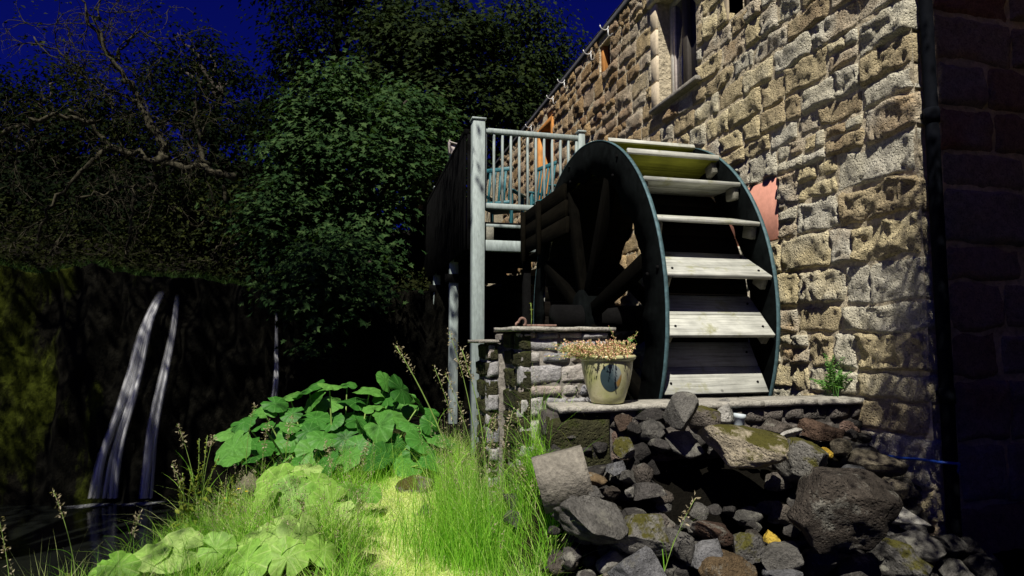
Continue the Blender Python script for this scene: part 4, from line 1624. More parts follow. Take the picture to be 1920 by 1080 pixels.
mm_ = MB()
for i in range(340):            # the unseen bulk of the heap, in the gaps behind
    x = rr.uniform(1030, 1760)
    y = rr.uniform(790, 1120)
    hol = 1225 < x < 1475 and 855 < y < 1000
    dep = mound_depth(x, y) + (rr.uniform(0.34, 0.42) if hol else rr.uniform(0.11, 0.24))
    V2, F2 = rock_shape(i + 3000, 3, 10)
    V2 = V2 * rr.uniform(0.035, 0.075) * np.array([1, 0.9, 0.7])
    mm_.add(V2 + at(x, y, dep), F2)
o = kind(mm_.build('rubble', RM_['dark'], None, True), 'stuff')
tag(o, 'dark rubble deep in the gaps of the rock pile', 'rubble')

# concrete slab leaning at the left of the pile
q = at(1056, 880, mound_depth(1056, 880) - 0.04)
V_, F_ = slab(-0.135, 0.115, -0.05, 0.06, -0.17, 0.085, 63, 0.008)
rot = Matrix.Rotation(R_(-15), 3, 'Y') @ Matrix.Rotation(R_(-14), 3, 'Z') @ Matrix.Rotation(R_(-8), 3, 'X')
o = mkobj('concrete_slab', V_ @ np.array(rot).T + q, F_, RM_['concrete'])
tag(o, 'broken concrete slab leaning against the mossy end of the retaining wall', 'slab')

# loose stones in the grass
for (a_, b2, c_, d_, col, lab, dep) in (
        (438, 490, 886, 930, 'tan', 'square tan stone at the pool edge below the big leaves', 4.7),
        (742, 815, 893, 928, 'brown_moss', 'flat mossy stone at the end of the worn path', 4.75),
        (770, 830, 945, 985, 'dark', 'dark flat stone beside the worn path', 4.15)):
    rock(a_, b2, c_, d_, col, lab, depth=dep, group='loose stones in the grass')
for i in range(6):              # footing stones of the pier
    x, y = 965 + (i % 3) * 26 + rr.uniform(-6, 6), 935 + (i // 3) * 40 + rr.uniform(-8, 8)
    rock(x - 26, x + 26, y - 17, y + 17, 'grey', 'pale footing stone in the long grass below the pier', depth=3.35 - 0.12 * (i // 3), sub=3, group='pale footing stones below the pier')

# pipe stub and blue hose
q = on_y(1385, 786, LY - 0.06)
ps = thing('pipe_stub', 'short grey plastic pipe stub poking out beside the pale upright stone', 'pipe', q)
V_, F_ = lathe([(0.030, -0.06), (0.030, 0.035), (0.033, 0.036), (0.033, 0.06), (0.026, 0.06), (0.026, -0.05)], 20, (0, 0, 0))
rot = np.array(Matrix.Rotation(R_(8), 3, 'Y'))
mkobj('tube', V_ @ rot.T + q + np.array([0, 0, -0.03]), F_, M['pvc'], ps, True)
V_, F_ = lathe([(0.0, -0.055), (0.026, -0.055), (0.026, -0.05)], 20, (0, 0, 0))
mkobj('end_cap', V_ @ rot.T + q + np.array([0, 0, -0.03]), F_, M['pvc'], ps, True)
pts = [on_x(1640, 853, XW - 0.05), on_x(1665, 855, XW - 0.045), on_x(1690, 859, XW - 0.045), on_x(1715, 860, XW - 0.045), on_x(1745, 864, XW - 0.045), on_x(1757, 866, XW - 0.045)]
pts.append(np.array([XW + 0.02, YG - 0.12, pts[-1][2]]))
pts.append(np.array([XW + 0.10, YG - 0.03, pts[-1][2] - 0.12]))
pts.append(np.array([XW + 0.11, YG - 0.02, pts[-1][2] - 0.45]))
V_, F_ = tube(np.array(pts), 0.0075, 8)
o = mkobj('hose', V_, F_, M['cable'], None, True)
tag(o, 'bright blue hose running along the foot of the mill wall', 'hose')

# ------------------------------------------------------------------ leaves, plants
def leaf_cards(P, N, T, L, W, fold=0.25):
    """n leaves: base P, unit normal N, unit tip direction T, length L, width W; two triangles each"""
    n = len(P)
    S = np.cross(N, T)
    S /= np.linalg.norm(S, axis=1)[:, None] + 1e-9
    L, W = np.asarray(L)[:, None], np.asarray(W)[:, None]
    mid = P + T * L * 0.45
    a = mid + S * W * 0.5 + N * W * fold
    b2 = mid - S * W * 0.5 + N * W * fold
    tip = P + T * L - N * L * 0.12
    V2 = np.stack([P, a, tip, b2], 1).reshape(-1, 3)
    k = np.arange(n)[:, None] * 4
    F2 = np.concatenate([k + np.array([[0, 2, 1]]), k + np.array([[0, 3, 2]])])
    return V2, F2


def maple_cards(P, N, T, L):
    """lobed leaf, 5 points"""
    n = len(P)
    S = np.cross(N, T)
    S /= np.linalg.norm(S, axis=1)[:, None] + 1e-9
    prof = [(0, 0, 0), (0.55, -0.02, .06), (0.28, 0.28, 0), (0.62, 0.55, .08), (0.22, 0.55, 0), (0, 1.0, -.1), (-0.22, 0.55, 0), (-0.62, 0.55, .08), (-0.28, 0.28, 0), (-0.55, -0.02, .06)]
    L = np.asarray(L)[:, None]
    V2 = np.stack([P + S * L * a + T * L * b2 + N * L * c for a, b2, c in prof], 1).reshape(-1, 3)
    tri = [(0, 1, 2), (0, 2, 3), (0, 3, 4), (0, 4, 5), (0, 5, 6), (0, 6, 7), (0, 7, 8), (0, 8, 9)]
    k = np.arange(n)[:, None] * 10
    F2 = np.concatenate([k + np.array([t_]) for t_ in tri])
    return V2, F2


def unit(a):
    return a / (np.linalg.norm(a, axis=1)[:, None] + 1e-9)


def bezier_path(a, b2, sag, n=7, jit=0.0, r_=rng):
    a, b2 = np.asarray(a, float), np.asarray(b2, float)
    s = np.linspace(0, 1, n)[:, None]
    p_ = a + (b2 - a) * s
    p_ = p_ + np.asarray(sag)[None] * (4 * s * (1 - s))
    if jit:
        j = r_.normal(size=(n, 3)) * jit
        j[0] = j[-1] = 0
        p_ = p_ + j
    return p_


def tree(name, label, base, top, crown, nclump, per, lsize, leafmat, barkmat, trunk_r, group=None, clump_r=0.45, seed=1, shape='card', cat='tree', flat=0.55, nlimb=16):
    r_ = np.random.default_rng(seed)
    root = thing(name, label, cat, base, group)
    base, top = np.array(base, float), np.array(top, float)
    tp = bezier_path(base - np.array([0, 0, 0.2]), top, (r_.normal() * 0.25, r_.normal() * 0.2, 0), 10, 0.06, r_)
    mbt = MB()
    mbt.add(*tube(tp, np.linspace(trunk_r, trunk_r * 0.18, 10), 9))
    cents = []
    vols = np.array([c[3] * c[4] * c[5] for c in crown])
    wt = vols ** 0.72
    which = r_.choice(len(crown), nclump, p=wt / wt.sum())
    for w in which:
        cx_, cy_, cz_, rx, ry, rz_ = crown[w]
        v = r_.normal(size=3)
        v /= np.linalg.norm(v)
        rad = r_.uniform(0.5, 1.1) ** 0.7
        cents.append(np.array([cx_, cy_, cz_]) + v * rad * np.array([rx, ry, rz_]) * (1 + 0.15 * r_.normal()))
    cents = np.array(cents)
    for k_ in range(min(nlimb, nclump)):
        c_ = cents[k_]
        s = np.clip((c_[2] - base[2]) / max(0.1, top[2] - base[2]) - 0.25, 0.12, 0.92)
        st = tp[0] + (tp[-1] - tp[0]) * s
        st = tp[int(round(s * 9))]
        ln = np.linalg.norm(c_ - st)
        mbt.add(*tube(bezier_path(st, c_, (0, 0, 0.1 * ln), 7, 0.03 * ln, r_), np.linspace(trunk_r * 0.35, 0.012, 7), 6))
    mbt.build('trunk', barkmat, root, True)
    n = nclump * per
    cc = np.repeat(cents, per, 0)
    off = r_.normal(size=(n, 3)) * clump_r * 0.55 * np.repeat(r_.uniform(0.6, 1.4, nclump), per)[:, None]
    off[:, 2] *= flat
    P = cc + off
    out = unit(off + np.array([0, 0, 0.05]))
    N = unit(np.array([0, 0, 0.9]) + out * 0.7 + r_.normal(size=(n, 3)) * 0.3 + np.array([-0.1, -0.35, 0]))
    T = out + r_.normal(size=(n, 3)) * 0.5 + np.array([0, 0, -0.35])
    T = unit(T - N * np.sum(T * N, 1)[:, None])
    L = lsize * r_.uniform(0.6, 1.35, n)
    if shape == 'maple':
        V2, F2 = maple_cards(P, N, T, L)
    else:
        V2, F2 = leaf_cards(P, N, T, L, L * r_.uniform(0.45, 0.8, n))
    kind(mkobj('crown', V2, [F2], leafmat, root), 'stuff')
    return root


M['bark'] = m_simple('bark', (0.06, 0.05, 0.04), 0.95, 18, 0.5, 0.9, spec=0.1, stretch=(1, 1, 0.3), bd=0.02)
M['bark_pale'] = m_simple('lichened_bark', (0.060, 0.054, 0.034), 0.95, 18, 0.5, 0.9, spec=0.1, bd=0.02)
M['leaf_syc'] = m_leaf('sycamore_leaf', (0.009, 0.026, 0.007), (0.021, 0.052, 0.014), (0.060, 0.105, 0.032), 0.25, 0.75, 0.08)
M['leaf_back'] = m_leaf('back_tree_leaf', (0.005, 0.010, 0.003), (0.012, 0.022, 0.006), (0.030, 0.044, 0.011), 0.2, 0.8, 0.05)
M['leaf_dark'] = m_leaf('dark_tree_leaf', (0.002, 0.004, 0.002), (0.004, 0.0075, 0.003), (0.009, 0.013, 0.004), 0.15, 0.9, 0.02)
M['leaf_brown2'] = m_leaf('scrub_leaf', (0.006, 0.008, 0.003), (0.012, 0.016, 0.005), (0.026, 0.030, 0.009), 0.2, 0.9, 0.03)
M['leaf_brown'] = m_leaf('sparse_leaf', (0.006, 0.010, 0.003), (0.014, 0.020, 0.005), (0.040, 0.048, 0.010), 0.2, 0.8, 0.05)


def blob(px_, py_, dep, rw_, rh, rd=None):
    c_ = at(px_, py_, dep)
    s = dep / 1150
    return (c_[0], c_[1], c_[2], rw_ * s, (rd if rd is not None else min(rw_, rh) * s * 0.8), rh * s)


def gbase(px_, dep, z=None):
    c_ = at(px_, 600, dep)
    return (c_[0], c_[1], gz(c_[0], c_[1]) if z is None else z)


# sycamore right of the falls
tree('sycamore_tree', 'leafy sycamore with bright lower boughs beside the deck', gbase(720, 12.2), at(700, 200, 12.2),
     [blob(615, 470, 11.2, 115, 115), blob(690, 310, 11.6, 105, 130), blob(580, 290, 11.6, 55, 110), blob(600, 565, 11.0, 75, 75), blob(540, 400, 11.3, 60, 60), blob(770, 250, 13.0, 70, 90), blob(650, 210, 12.0, 50, 70), blob(598, 600, 9.1, 42, 45), blob(575, 545, 9.2, 55, 45), blob(640, 520, 9.3, 65, 60), blob(600, 180, 11.6, 22, 50), blob(560, 240, 11.5, 22, 45), blob(520, 355, 11.2, 26, 26), blob(500, 400, 11.1, 24, 22), blob(660, 150, 12, 25, 45), blob(485, 430, 11, 18, 16)],
     285, 88, 0.100, M['leaf_syc'], M['bark'], 0.17, seed=4, shape='maple', clump_r=0.44, flat=0.42, group='trees behind the deck and falls')
tree('broadleaf_tree', 'tall broadleaf tree with its top rising above the deck post', gbase(800, 16.5), at(790, 60, 16.5),
     [blob(770, 200, 16, 110, 190), blob(760, 70, 16, 60, 70), blob(880, 180, 16.5, 110, 150), blob(850, 60, 17, 70, 60), blob(720, 90, 16.2, 40, 60)],
     260, 75, 0.125, M['leaf_back'], M['bark'], 0.25, seed=5, shape='maple', clump_r=0.62, group='trees behind the deck and falls')
tree('broadleaf_tree', 'tall broadleaf tree standing next to the mill roof', gbase(1000, 18), at(990, 60, 18),
     [blob(985, 130, 18, 95, 120), blob(990, 40, 18, 45, 60), blob(1040, 130, 18.5, 60, 80), blob(930, 220, 17.5, 80, 110), blob(1000, 240, 17.5, 70, 70)],
     190, 75, 0.13, M['leaf_back'], M['bark'], 0.25, seed=6, clump_r=0.66, group='trees behind the deck and falls')
tree('broadleaf_tree', 'dense dark tree rising highest behind the sycamore', gbase(610, 19), at(640, -60, 19),
     [blob(640, 80, 19, 130, 150), blob(580, 190, 18.5, 90, 130), blob(690, -20, 19.5, 90, 80), blob(540, 300, 18, 60, 130), blob(660, 260, 18, 120, 160)],
     380, 62, 0.15, M['leaf_dark'], M['bark'], 0.3, seed=7, clump_r=0.68, group='trees behind the deck and falls')
tree('broadleaf_tree', 'rounded dark tree in the gap between the bare tree and the tall one', gbase(430, 20), at(420, 150, 20),
     [blob(430, 200, 20, 95, 80), blob(340, 180, 20.5, 80, 70), blob(350, 90, 20.5, 55, 40), blob(420, 330, 19, 120, 120), blob(480, 420, 17, 90, 90), blob(400, 110, 21, 40, 40)],
     300, 50, 0.15, M['leaf_dark'], M['bark'], 0.25, seed=8, clump_r=0.62, group='trees behind the deck and falls')
tree('broadleaf_tree', 'dark tree at the far left behind the bare branches', gbase(60, 19), at(60, 220, 19),
     [blob(60, 250, 19, 130, 80), blob(170, 260, 19, 110, 70), blob(-60, 220, 19, 100, 100), blob(40, 400, 18, 160, 90), blob(230, 400, 18, 120, 90), blob(270, 220, 19, 90, 70), blob(110, 170, 19.5, 80, 50)],
     460, 48, 0.15, M['leaf_dark'], M['bark'], 0.25, seed=9, clump_r=0.65, group='trees behind the deck and falls')
tree('hawthorn_bush', 'low bush with yellowish sprays above the falls', gbase(430, 12.4), at(430, 430, 12.4),
     [blob(430, 440, 12.0, 90, 55), blob(390, 390, 12.2, 60, 60), blob(500, 480, 11.8, 60, 40), blob(300, 460, 12.6, 70, 40)],
     90, 42, 0.10, M['leaf_brown'], M['bark'], 0.08, seed=10, clump_r=0.45, cat='bush', nlimb=24)
# vegetation closing the view behind, one mass
nL = 26000
rv = np.random.default_rng(99)
P = np.stack([rv.uniform(-24, 14, nL), rv.uniform(21, 27, nL), rv.uniform(0, 1, nL) ** 1.4 * 7.0 + C - 0.5], -1)
N = unit(rv.normal(size=(nL, 3)) * 0.5 + np.array([0, -0.4, 0.8]))
T = rv.normal(size=(nL, 3))
T = unit(T - N * np.sum(T * N, 1)[:, None])
L = rv.uniform(0.2, 0.4, nL)
V2, F2 = leaf_cards(P, N, T, L, L * 0.7)
tag(kind(mkobj('far_woodland', V2, [F2], M['leaf_dark']), 'stuff'), 'dark far woodland closing the view behind the trees', 'woodland')

# bare drooping tree over the falls
bare = thing('bare_tree', 'old bare tree with curling mossy limbs above the falls', 'tree', gbase(470, 11.6))
mbl = MB()
mtw = MB()
rt_ = np.random.default_rng(77)
LIMBS = [
    ([(440, 330), (412, 326), (385, 316), (330, 308), (290, 300), (240, 288), (200, 270), (170, 230), (130, 200)], 0.06, 0.04),
    ([(300, 300), (305, 270), (285, 235), (262, 190), (240, 155), (215, 120), (190, 80), (165, 40), (150, -10)], 0.075, 0.02),
    ([(262, 190), (200, 170), (150, 130), (100, 95), (60, 70)], 0.04, 0.012),
    ([(215, 120), (230, 90), (255, 60), (275, 62)], 0.03, 0.008),
    ([(170, 230), (110, 215), (60, 230), (10, 240), (-40, 270)], 0.05, 0.02),
    ([(200, 270), (180, 300), (140, 330), (100, 380), (70, 440), (90, 480)], 0.045, 0.012),
    ([(290, 300), (298, 330), (290, 350), (250, 352), (200, 360), (150, 370), (110, 400)], 0.05, 0.014),
    ([(385, 318), (372, 270), (365, 220), (370, 170)], 0.05, 0.015),
    ([(240, 155), (200, 100), (185, 40), (175, -20)], 0.03, 0.010),
    ([(250, 352), (245, 410), (240, 470), (232, 500)], 0.03, 0.010),
    ([(420, 350), (430, 400), (415, 460), (380, 500)], 0.03, 0.010),
]


def limb_pts(pl, dep, n):
    pl = np.array(pl, float)
    s = np.linspace(0, len(pl) - 1, n)
    x = np.interp(s, np.arange(len(pl)), pl[:, 0])
    y = np.interp(s, np.arange(len(pl)), pl[:, 1])
    ph = rt_.uniform(0, 6)
    return np.array([at(a_, b2, dep + 0.35 * math.sin(ph + 0.55 * q_)) for a_, b2, q_ in zip(x, y, s)])


def twig(p_, d_, L_, r_w, level):
    n_ = 9
    pts_ = [p_]
    cur = d_.copy()
    curl = rt_.normal(size=3) * 0.35
    for k_ in range(n_ - 1):
        cur = cur + curl * 0.35 + rt_.normal(size=3) * 0.22 + np.array([0, 0, -0.10 if level else 0.02])
        cur /= np.linalg.norm(cur)
        pts_.append(pts_[-1] + cur * L_ / (n_ - 1))
    pts_ = np.array(pts_)
    mtw.add(*tube_q(pts_, np.linspace(r_w, r_w * 0.3, n_), 4))
    if level < 2:
        for _ in range(4 if level == 0 else 3):
            k_ = rt_.integers(2, n_ - 1)
            dd_ = pts_[k_] - pts_[k_ - 1]
            dd_ = dd_ / np.linalg.norm(dd_) + rt_.normal(size=3) * 0.7
            twig(pts_[k_], dd_ / np.linalg.norm(dd_), L_ * rt_.uniform(0.4, 0.75), r_w * 0.6, level + 1)


for pl, ra, rb_ in LIMBS:
    n_ = len(pl) * 4
    pp = limb_pts(pl, 11.0, n_)
    pp = pp + 0.03 * rt_.normal(size=pp.shape)
    V_, F_ = tube(pp, np.linspace(ra, rb_, n_) * (1 + 0.15 * rt_.normal(size=n_)), 8)
    mkobj('limb', V_, F_, M['bark_pale'], bare, True)
    for k_ in range(6, n_, 2):
        d_ = rt_.normal(size=3)
        d_[1] *= 0.5
        d_[2] -= 0.1
        twig(pp[k_], d_ / np.linalg.norm(d_), rt_.uniform(0.5, 1.3), 0.012, 0)
kind(mtw.build('twigs', M['bark_pale'], bare), 'stuff')
pp = []
for pl, ra, rb_ in LIMBS[:6]:
    q_ = limb_pts(pl, 11.0, 60)[12:]
    pp.append(q_)
pp = np.concatenate(pp)
k_ = rt_.integers(0, len(pp), 110)
cc = np.repeat(pp[k_] + rt_.normal(size=(110, 3)) * 0.45, 16, 0)
P = cc + rt_.normal(size=cc.shape) * 0.16
N = unit(rt_.normal(size=P.shape) * 0.5 + np.array([0, -0.3, 0.8]))
T = rt_.normal(size=P.shape)
T = unit(T - N * np.sum(T * N, 1)[:, None])
L = rt_.uniform(0.05, 0.10, len(P))
V2, F2 = leaf_cards(P, N, T, L, L * 0.6)
kind(mkobj('leaves', V2, [F2], M['leaf_brown'], bare), 'stuff')

# oak added out of view at the left; its crown shades falls and cliff
tree('shade_oak', 'great oak added out of view on the near bank to shade the pool', (-6.3, 3.2, -1.0), (-6.0, 4.5, 9.5),
     [(-5.6, 5.6, 8.2, 3.2, 2.6, 1.8), (-3.4, 7.0, 7.6, 1.8, 1.6, 1.0), (-8.5, 5.5, 8.0, 2.8, 2.6, 1.8), (-6.0, 8.0, 9.2, 3.4, 2.0, 1.6), (-2.5, 5.3, 7.8, 1.3, 1.7, 0.9), (-3.3, -0.4, 6.6, 1.2, 1.3, 0.8), (-1.6, 5.6, 7.9, 1.3, 1.1, 0.8), (-2.6, 4.3, 7.6, 1.0, 1.2, 0.8), (-1.0, 5.7, 7.9, 0.9, 0.8, 0.7), (-1.5, 4.9, 8.2, 1.0, 0.9, 0.7)],
     430, 65, 0.085, M['leaf_back'], M['bark'], 0.22, seed=21, clump_r=0.9)

# ------------------------------------------------------------------ waterfalls
t = NT('falling_water')
ga = t.n('ShaderNodeAttribute', attribute_name='across').outputs['Fac']
gl = t.n('ShaderNodeAttribute', attribute_name='along').outputs['Fac']
cv_ = t.n('ShaderNodeCombineXYZ')
t.l(t.math('MULTIPLY', ga, 4.5), cv_.inputs[0])
t.l(t.math('MULTIPLY', gl, 5.0), cv_.inputs[1])
t.l(t.math('MULTIPLY', t.rnd(), 40.0), cv_.inputs[2])
st = t.noise(cv_.outputs[0], 1.0, 6, 0.62, 0.4)
al = t.ramp(st, [(0.30, 0.04), (0.46, 0.38), (0.62, 0.8)])
edge = t.math('SUBTRACT', 1.0, t.math('POWER', t.math('ABSOLUTE', ga), 1.0))
al = t.math('MULTIPLY', al, edge)
al = t.math('MULTIPLY', al, t.ramp(gl, [(0.0, 0.0), (0.10, 0.8), (0.9, 1.0), (1.0, 0.85)]))
t.bsdf((0.84, 0.85, 0.86), 0.6, t.bump(st, 0.4, 0.02), spec=0.3, alpha=al)
M['fall'] = t.m
FG = 'waterfalls on the cliff'


def fall(pts, label, strands):
    root = None
    parts = []
    for off, wtop, wbot, seed in strands:
        pl = np.array(pts, float)
        n_ = 40
        s = np.linspace(0, len(pl) - 1, n_)
        x = np.interp(s, np.arange(len(pl)), pl[:, 0])
        y = np.interp(s, np.arange(len(pl)), pl[:, 1])
        f_ = np.linspace(0, 1, n_)
        V2, F2 = [], []
        na = 9
        for k_ in range(n_):
            w = (wtop + (wbot - wtop) * f_[k_] ** 0.8)
            xc = x[k_] + off * (0.15 + 0.85 * f_[k_]) * 1.0 + 2.6 * math.sin(f_[k_] * 8 + seed * 2.1) * f_[k_]
            for j in range(na):
                u = j / (na - 1) * 2 - 1
                pxx = xc + u * w / 2 * (1 + 0.12 * math.sin(f_[k_] * 23 + seed + j))
                # stand just in front of the rock
                V2.append(ray(pxx, y[k_]))
        D_ = np.array(V2)
        uu_ = np.tile(np.linspace(-1, 1, na), n_)
        tt_ = np.full(len(D_), 9.8)
        for _ in range(14):
            q_ = EYE + D_ * tt_[:, None]
            yy = cliff_y(q_[:, 0], q_[:, 2])
            tt_ = tt_ + (yy - 0.10 - 0.05 * (1 - uu_ ** 2) - q_[:, 1]) / D_[:, 1] * 0.7
        V2 = EYE + D_ * tt_[:, None]
        # smooth down the fall
        G = V2.reshape(n_, na, 3)
        for _ in range(6):
            G[1:-1] = (G[:-2] + 2 * G[1:-1] + G[2:]) / 4
        front = G.reshape(-1, 3)
        backv = front + FW * 0.03
        i_ = np.arange(n_ - 1)[:, None] * na + np.arange(na - 1)[None, :]
        F1 = np.stack([i_, i_ + na, i_ + na + 1, i_ + 1], -1).reshape(-1, 4)
        F2 = F1[:, ::-1] + n_ * na
        VV = np.concatenate([front, backv])
        parts.append((VV, [F1, F2]))
    root = mkobj('waterfall', parts[0][0], parts[0][1], M['fall'], None, True)
    tag(root, label, 'waterfall', FG)
    objs = [root] + [mkobj('strand', VV, FF, M['fall'], root, True) for VV, FF in parts[1:]]
    for o_ in objs:
        me = o_.data
        nrow = len(me.vertices) // 18
        u = np.tile(np.linspace(-1, 1, 9), nrow * 2)
        v = np.tile(np.repeat(np.linspace(0, 1, nrow), 9), 2)
        for nm_, arr in (('across', u), ('along', v)):
            me.attributes.new(nm_, 'FLOAT', 'POINT').data.foreach_set('value', arr.astype(np.float32))
    return root


fall([(304, 545), (280, 592), (266, 640), (256, 690), (236, 760), (214, 820), (200, 870), (192, 935)], 'widest waterfall, split into two strands, leftmost on the cliff', [(-20, 11, 15, 1.0), (-11, 12, 17, 2.2), (3, 8, 9, 4.0), (13, 11, 17, 5.5), (21, 8, 11, 0.3)])
fall([(332, 552), (327, 600), (318, 650), (306, 710), (290, 780), (278, 850), (270, 935)], 'narrow middle waterfall sliding down the dark rock', [(-6, 8, 15, 3.1), (4, 8, 15, 1.4), (10, 6, 8, 0.2)])
fall([(518, 575), (519, 640), (516, 700), (513, 760)], 'faint thin waterfall behind the big leaves', [(-2, 4, 9, 4.2), (4, 3, 7, 1.1)])

t = NT('foam')
fz = t.noise(t.pos((1, 2.2, 1)), 22, 5, 0.7)
rad_ = t.n('ShaderNodeAttribute', attribute_name='edge').outputs['Fac']
t.bsdf((0.82, 0.84, 0.86), 0.7, None, spec=0.2, alpha=t.math('MULTIPLY', t.ramp(fz, [(0.40, 0.0), (0.66, 0.55)]), rad_))
M['foam'] = t.m
for fo in [o_ for o_ in COL.objects if o_.name.startswith('waterfall')][:2]:
    vz = np.array([(fo.matrix_basis @ v.co)[:] for v in fo.data.vertices])
    lowv = vz[np.abs(vz[:, 2] - POOL_Z) < 0.15]
    cxy = lowv[:, :2].mean(0)
    ang_ = np.linspace(0, 2 * math.pi, 28, endpoint=False)
    V2 = [(cxy[0], cxy[1] - 0.06, POOL_Z + 0.012)]
    for q_ in (0.5, 1.0):
        for a_ in ang_:
            V2.append((cxy[0] + q_ * 0.34 * math.cos(a_) * (1 + 0.15 * math.sin(5 * a_)), cxy[1] - 0.06 + q_ * 0.13 * math.sin(a_), POOL_Z + 0.012 - 0.006 * q_))
    F2 = [[0, 1 + j, 1 + (j + 1) % 28] for j in range(28)] + [[1 + j, 29 + j, 29 + (j + 1) % 28, 1 + (j + 1) % 28] for j in range(28)]
    fm = mkobj('foam', np.array(V2), F2, M['foam'], fo, True)
    fm.data.attributes.new('edge', 'FLOAT', 'POINT').data.foreach_set('value', np.array([1.0] + [0.8] * 28 + [0.0] * 28, dtype=np.float32))

# ------------------------------------------------------------------ butterbur
def butter_mesh(seed, mat):
    r_ = np.random.default_rng(seed)
    na, nr_ = 72, 7
    V2 = [(0, 0, 0)]
    ph = r_.uniform(0, 6, 4)
    for i in range(1, nr_ + 1):
        rr_ = i / nr_
        for j in range(na):
            a_ = 2 * math.pi * (j + 0.5) / na
            notch = 1 - 0.80 * math.exp(-((a_ - math.pi) / 0.13) ** 2)   # slit at the stalk
            rad = rr_ * notch * (1 + 0.06 * math.sin(3 * a_ + ph[0]) + 0.03 * math.sin(9 * a_ + ph[1]) + 0.02 * math.sin(17 * a_ + ph[2]) * rr_)
            z2 = 0.16 * rr_ ** 2 * math.sin(2 * a_ + ph[3]) * 0.6 + 0.09 * rr_ - 0.20 * rr_ ** 2.2
            z2 += 0.05 * rr_ * (abs(math.sin(a_ * 4.5 + 0.05)) - 0.5) + 0.03 * rr_ ** 3 * math.sin(7 * a_ + ph[1])
            V2.append((rad * math.cos(a_), rad * math.sin(a_), z2))
    F2 = []
    for j in range(na):
        if j == na // 2 - 1:
            pass
        F2.append([0, 1 + j, 1 + (j + 1) % na])
    for i in range(nr_ - 1):
        for j in range(na):
            a0 = 1 + i * na
            F2.append([a0 + j, a0 + na + j, a0 + na + (j + 1) % na, a0 + (j + 1) % na])
    by = {}
    for f in F2:
        by.setdefault(len(f), []).append(f)
    me_ = mkmesh('butterbur_leaf', np.array(V2), [np.array(l) for l in by.values()], mat, True)
    vein = [1.0]
    for i in range(1, nr_ + 1):
        for j in range(na):
            k2 = j % 8
            vein.append((1.0 if k2 == 4 else 0.0) if i < 3 else (1.0 if k2 == 4 else (0.5 if (i in (4, 6) and k2 in (2, 6)) else 0.0)))
    me_.attributes.new('vein', 'FLOAT', 'POINT').data.foreach_set('value', np.array(vein, dtype=np.float32))
    return me_


M['butter'] = m_leaf('butterbur_leaf', (0.018, 0.09, 0.010), (0.055, 0.20, 0.026), (0.13, 0.32, 0.055), 0.25, 0.5, 0.25, use_rnd=True, veins=True)
M['butter_pale'] = m_leaf('pale_butterbur_leaf', (0.12, 0.32, 0.03), (0.28, 0.50, 0.08), (0.46, 0.62, 0.20), 0.35, 0.55, 0.3, use_rnd=True, veins=True)
M['stalk'] = m_simple('green_stalk', (0.24, 0.36, 0.08), 0.6, 40, 0.3, 0.1)
BM_ = [butter_mesh(60 + i, M['butter']) for i in range(5)]
BP_ = [butter_mesh(80 + i, M['butter_pale']) for i in range(4)]
rb2 = np.random.default_rng(12)


def butterbur(name, label, foot, leaves, meshes, group='butterbur plants on the bank'):
    root = thing(name, label, 'plant', foot, group)
    foot = np.array(foot)
    for (px_, py_, dep, rad, tilt, az) in leaves:
        c_ = at(px_, py_, dep)
        me = meshes[rb2.integers(0, len(meshes))]
        o_ = bpy.data.objects.new('leaf', me)
        COL.objects.link(o_)
        o_.parent = root
        n_ = Vector((math.sin(tilt) * math.cos(az), math.sin(tilt) * math.sin(az), math.cos(tilt)))
        q_ = n_.to_track_quat('Z', 'Y') @ Matrix.Rotation(rb2.uniform(0, 6.28), 3, 'Z').to_quaternion()
        o_.rotation_mode = 'QUATERNION'
        o_.rotation_quaternion = q_
        o_.scale = (rad, rad * rb2.uniform(0.85, 1.1), rad)
        o_.location = Vector(c_) - Vector(foot)
        gfoot = np.array([foot[0] + (c_[0] - foot[0]) * 0.55, foot[1] + (c_[1] - foot[1]) * 0.55, 0])
        gfoot[2] = gz(gfoot[0], gfoot[1]) - 0.02
        pth = bezier_path(gfoot, c_ - np.array(n_) * 0.004, (0, 0, 0.02), 6)
        V2, F2 = tube(pth, np.linspace(0.011, 0.006, 6), 6)
        mkobj('stalk', V2, F2, M['stalk'], root, True)


LV = []
tries = 0
pts = []
while len(LV) < 78 and tries < 6000:
    tries += 1
    x, y = rb2.uniform(425, 825), rb2.uniform(715, 870)
    # dome outline
    top = 712 + 95 * abs((x - 690) / 260) ** 2.1 if x < 690 else 712 + 95 * abs((x - 690) / 150) ** 2.4
    if y < top:
        continue
    f_ = (y - 712) / 160
    if min([9e9] + [math.hypot(x - a_, (y - b2) * 1.5) for a_, b2 in pts]) < 31:
        continue
    pts.append((x, y))
    dep = 6.4 - 1.25 * f_ + rb2.normal() * 0.22
    rad = rb2.uniform(0.09, 0.18)
    LV.append((x, y, dep, rad, R_(rb2.uniform(12, 62)), math.atan2(-1, (x - 640) / 260) + rb2.normal() * 0.7))
fc = at(640, 860, 5.8)
butterbur('butterbur_plant', 'large dome of round green butterbur leaves at the bank edge', (fc[0], fc[1], gz(fc[0], fc[1])), LV, BM_)
fc = on_z(560, 960, 0)
butterbur('butterbur_plant', 'pale sunlit butterbur with lobed leaves in the middle of the grass', (fc[0], fc[1], gz(fc[0], fc[1])),
          [(520, 900, 4.15, 0.17, 0.55, -2.2), (592, 905, 4.2, 0.16, 0.45, -1.0), (548, 928, 4.0, 0.14, 0.95, -1.7), (618, 945, 3.9, 0.15, 1.05, -1.2), (655, 925, 4.1, 0.10, 0.8, -0.6), (694, 922, 4.1, 0.085, 0.7, -1.2), (498, 930, 4.0, 0.12, 0.9, -2.6), (575, 880, 4.4, 0.12, 0.3, -1.5), (640, 962, 3.8, 0.09, 0.9, -2.4)], BP_)
fc = on_z(540, 1060, 0)
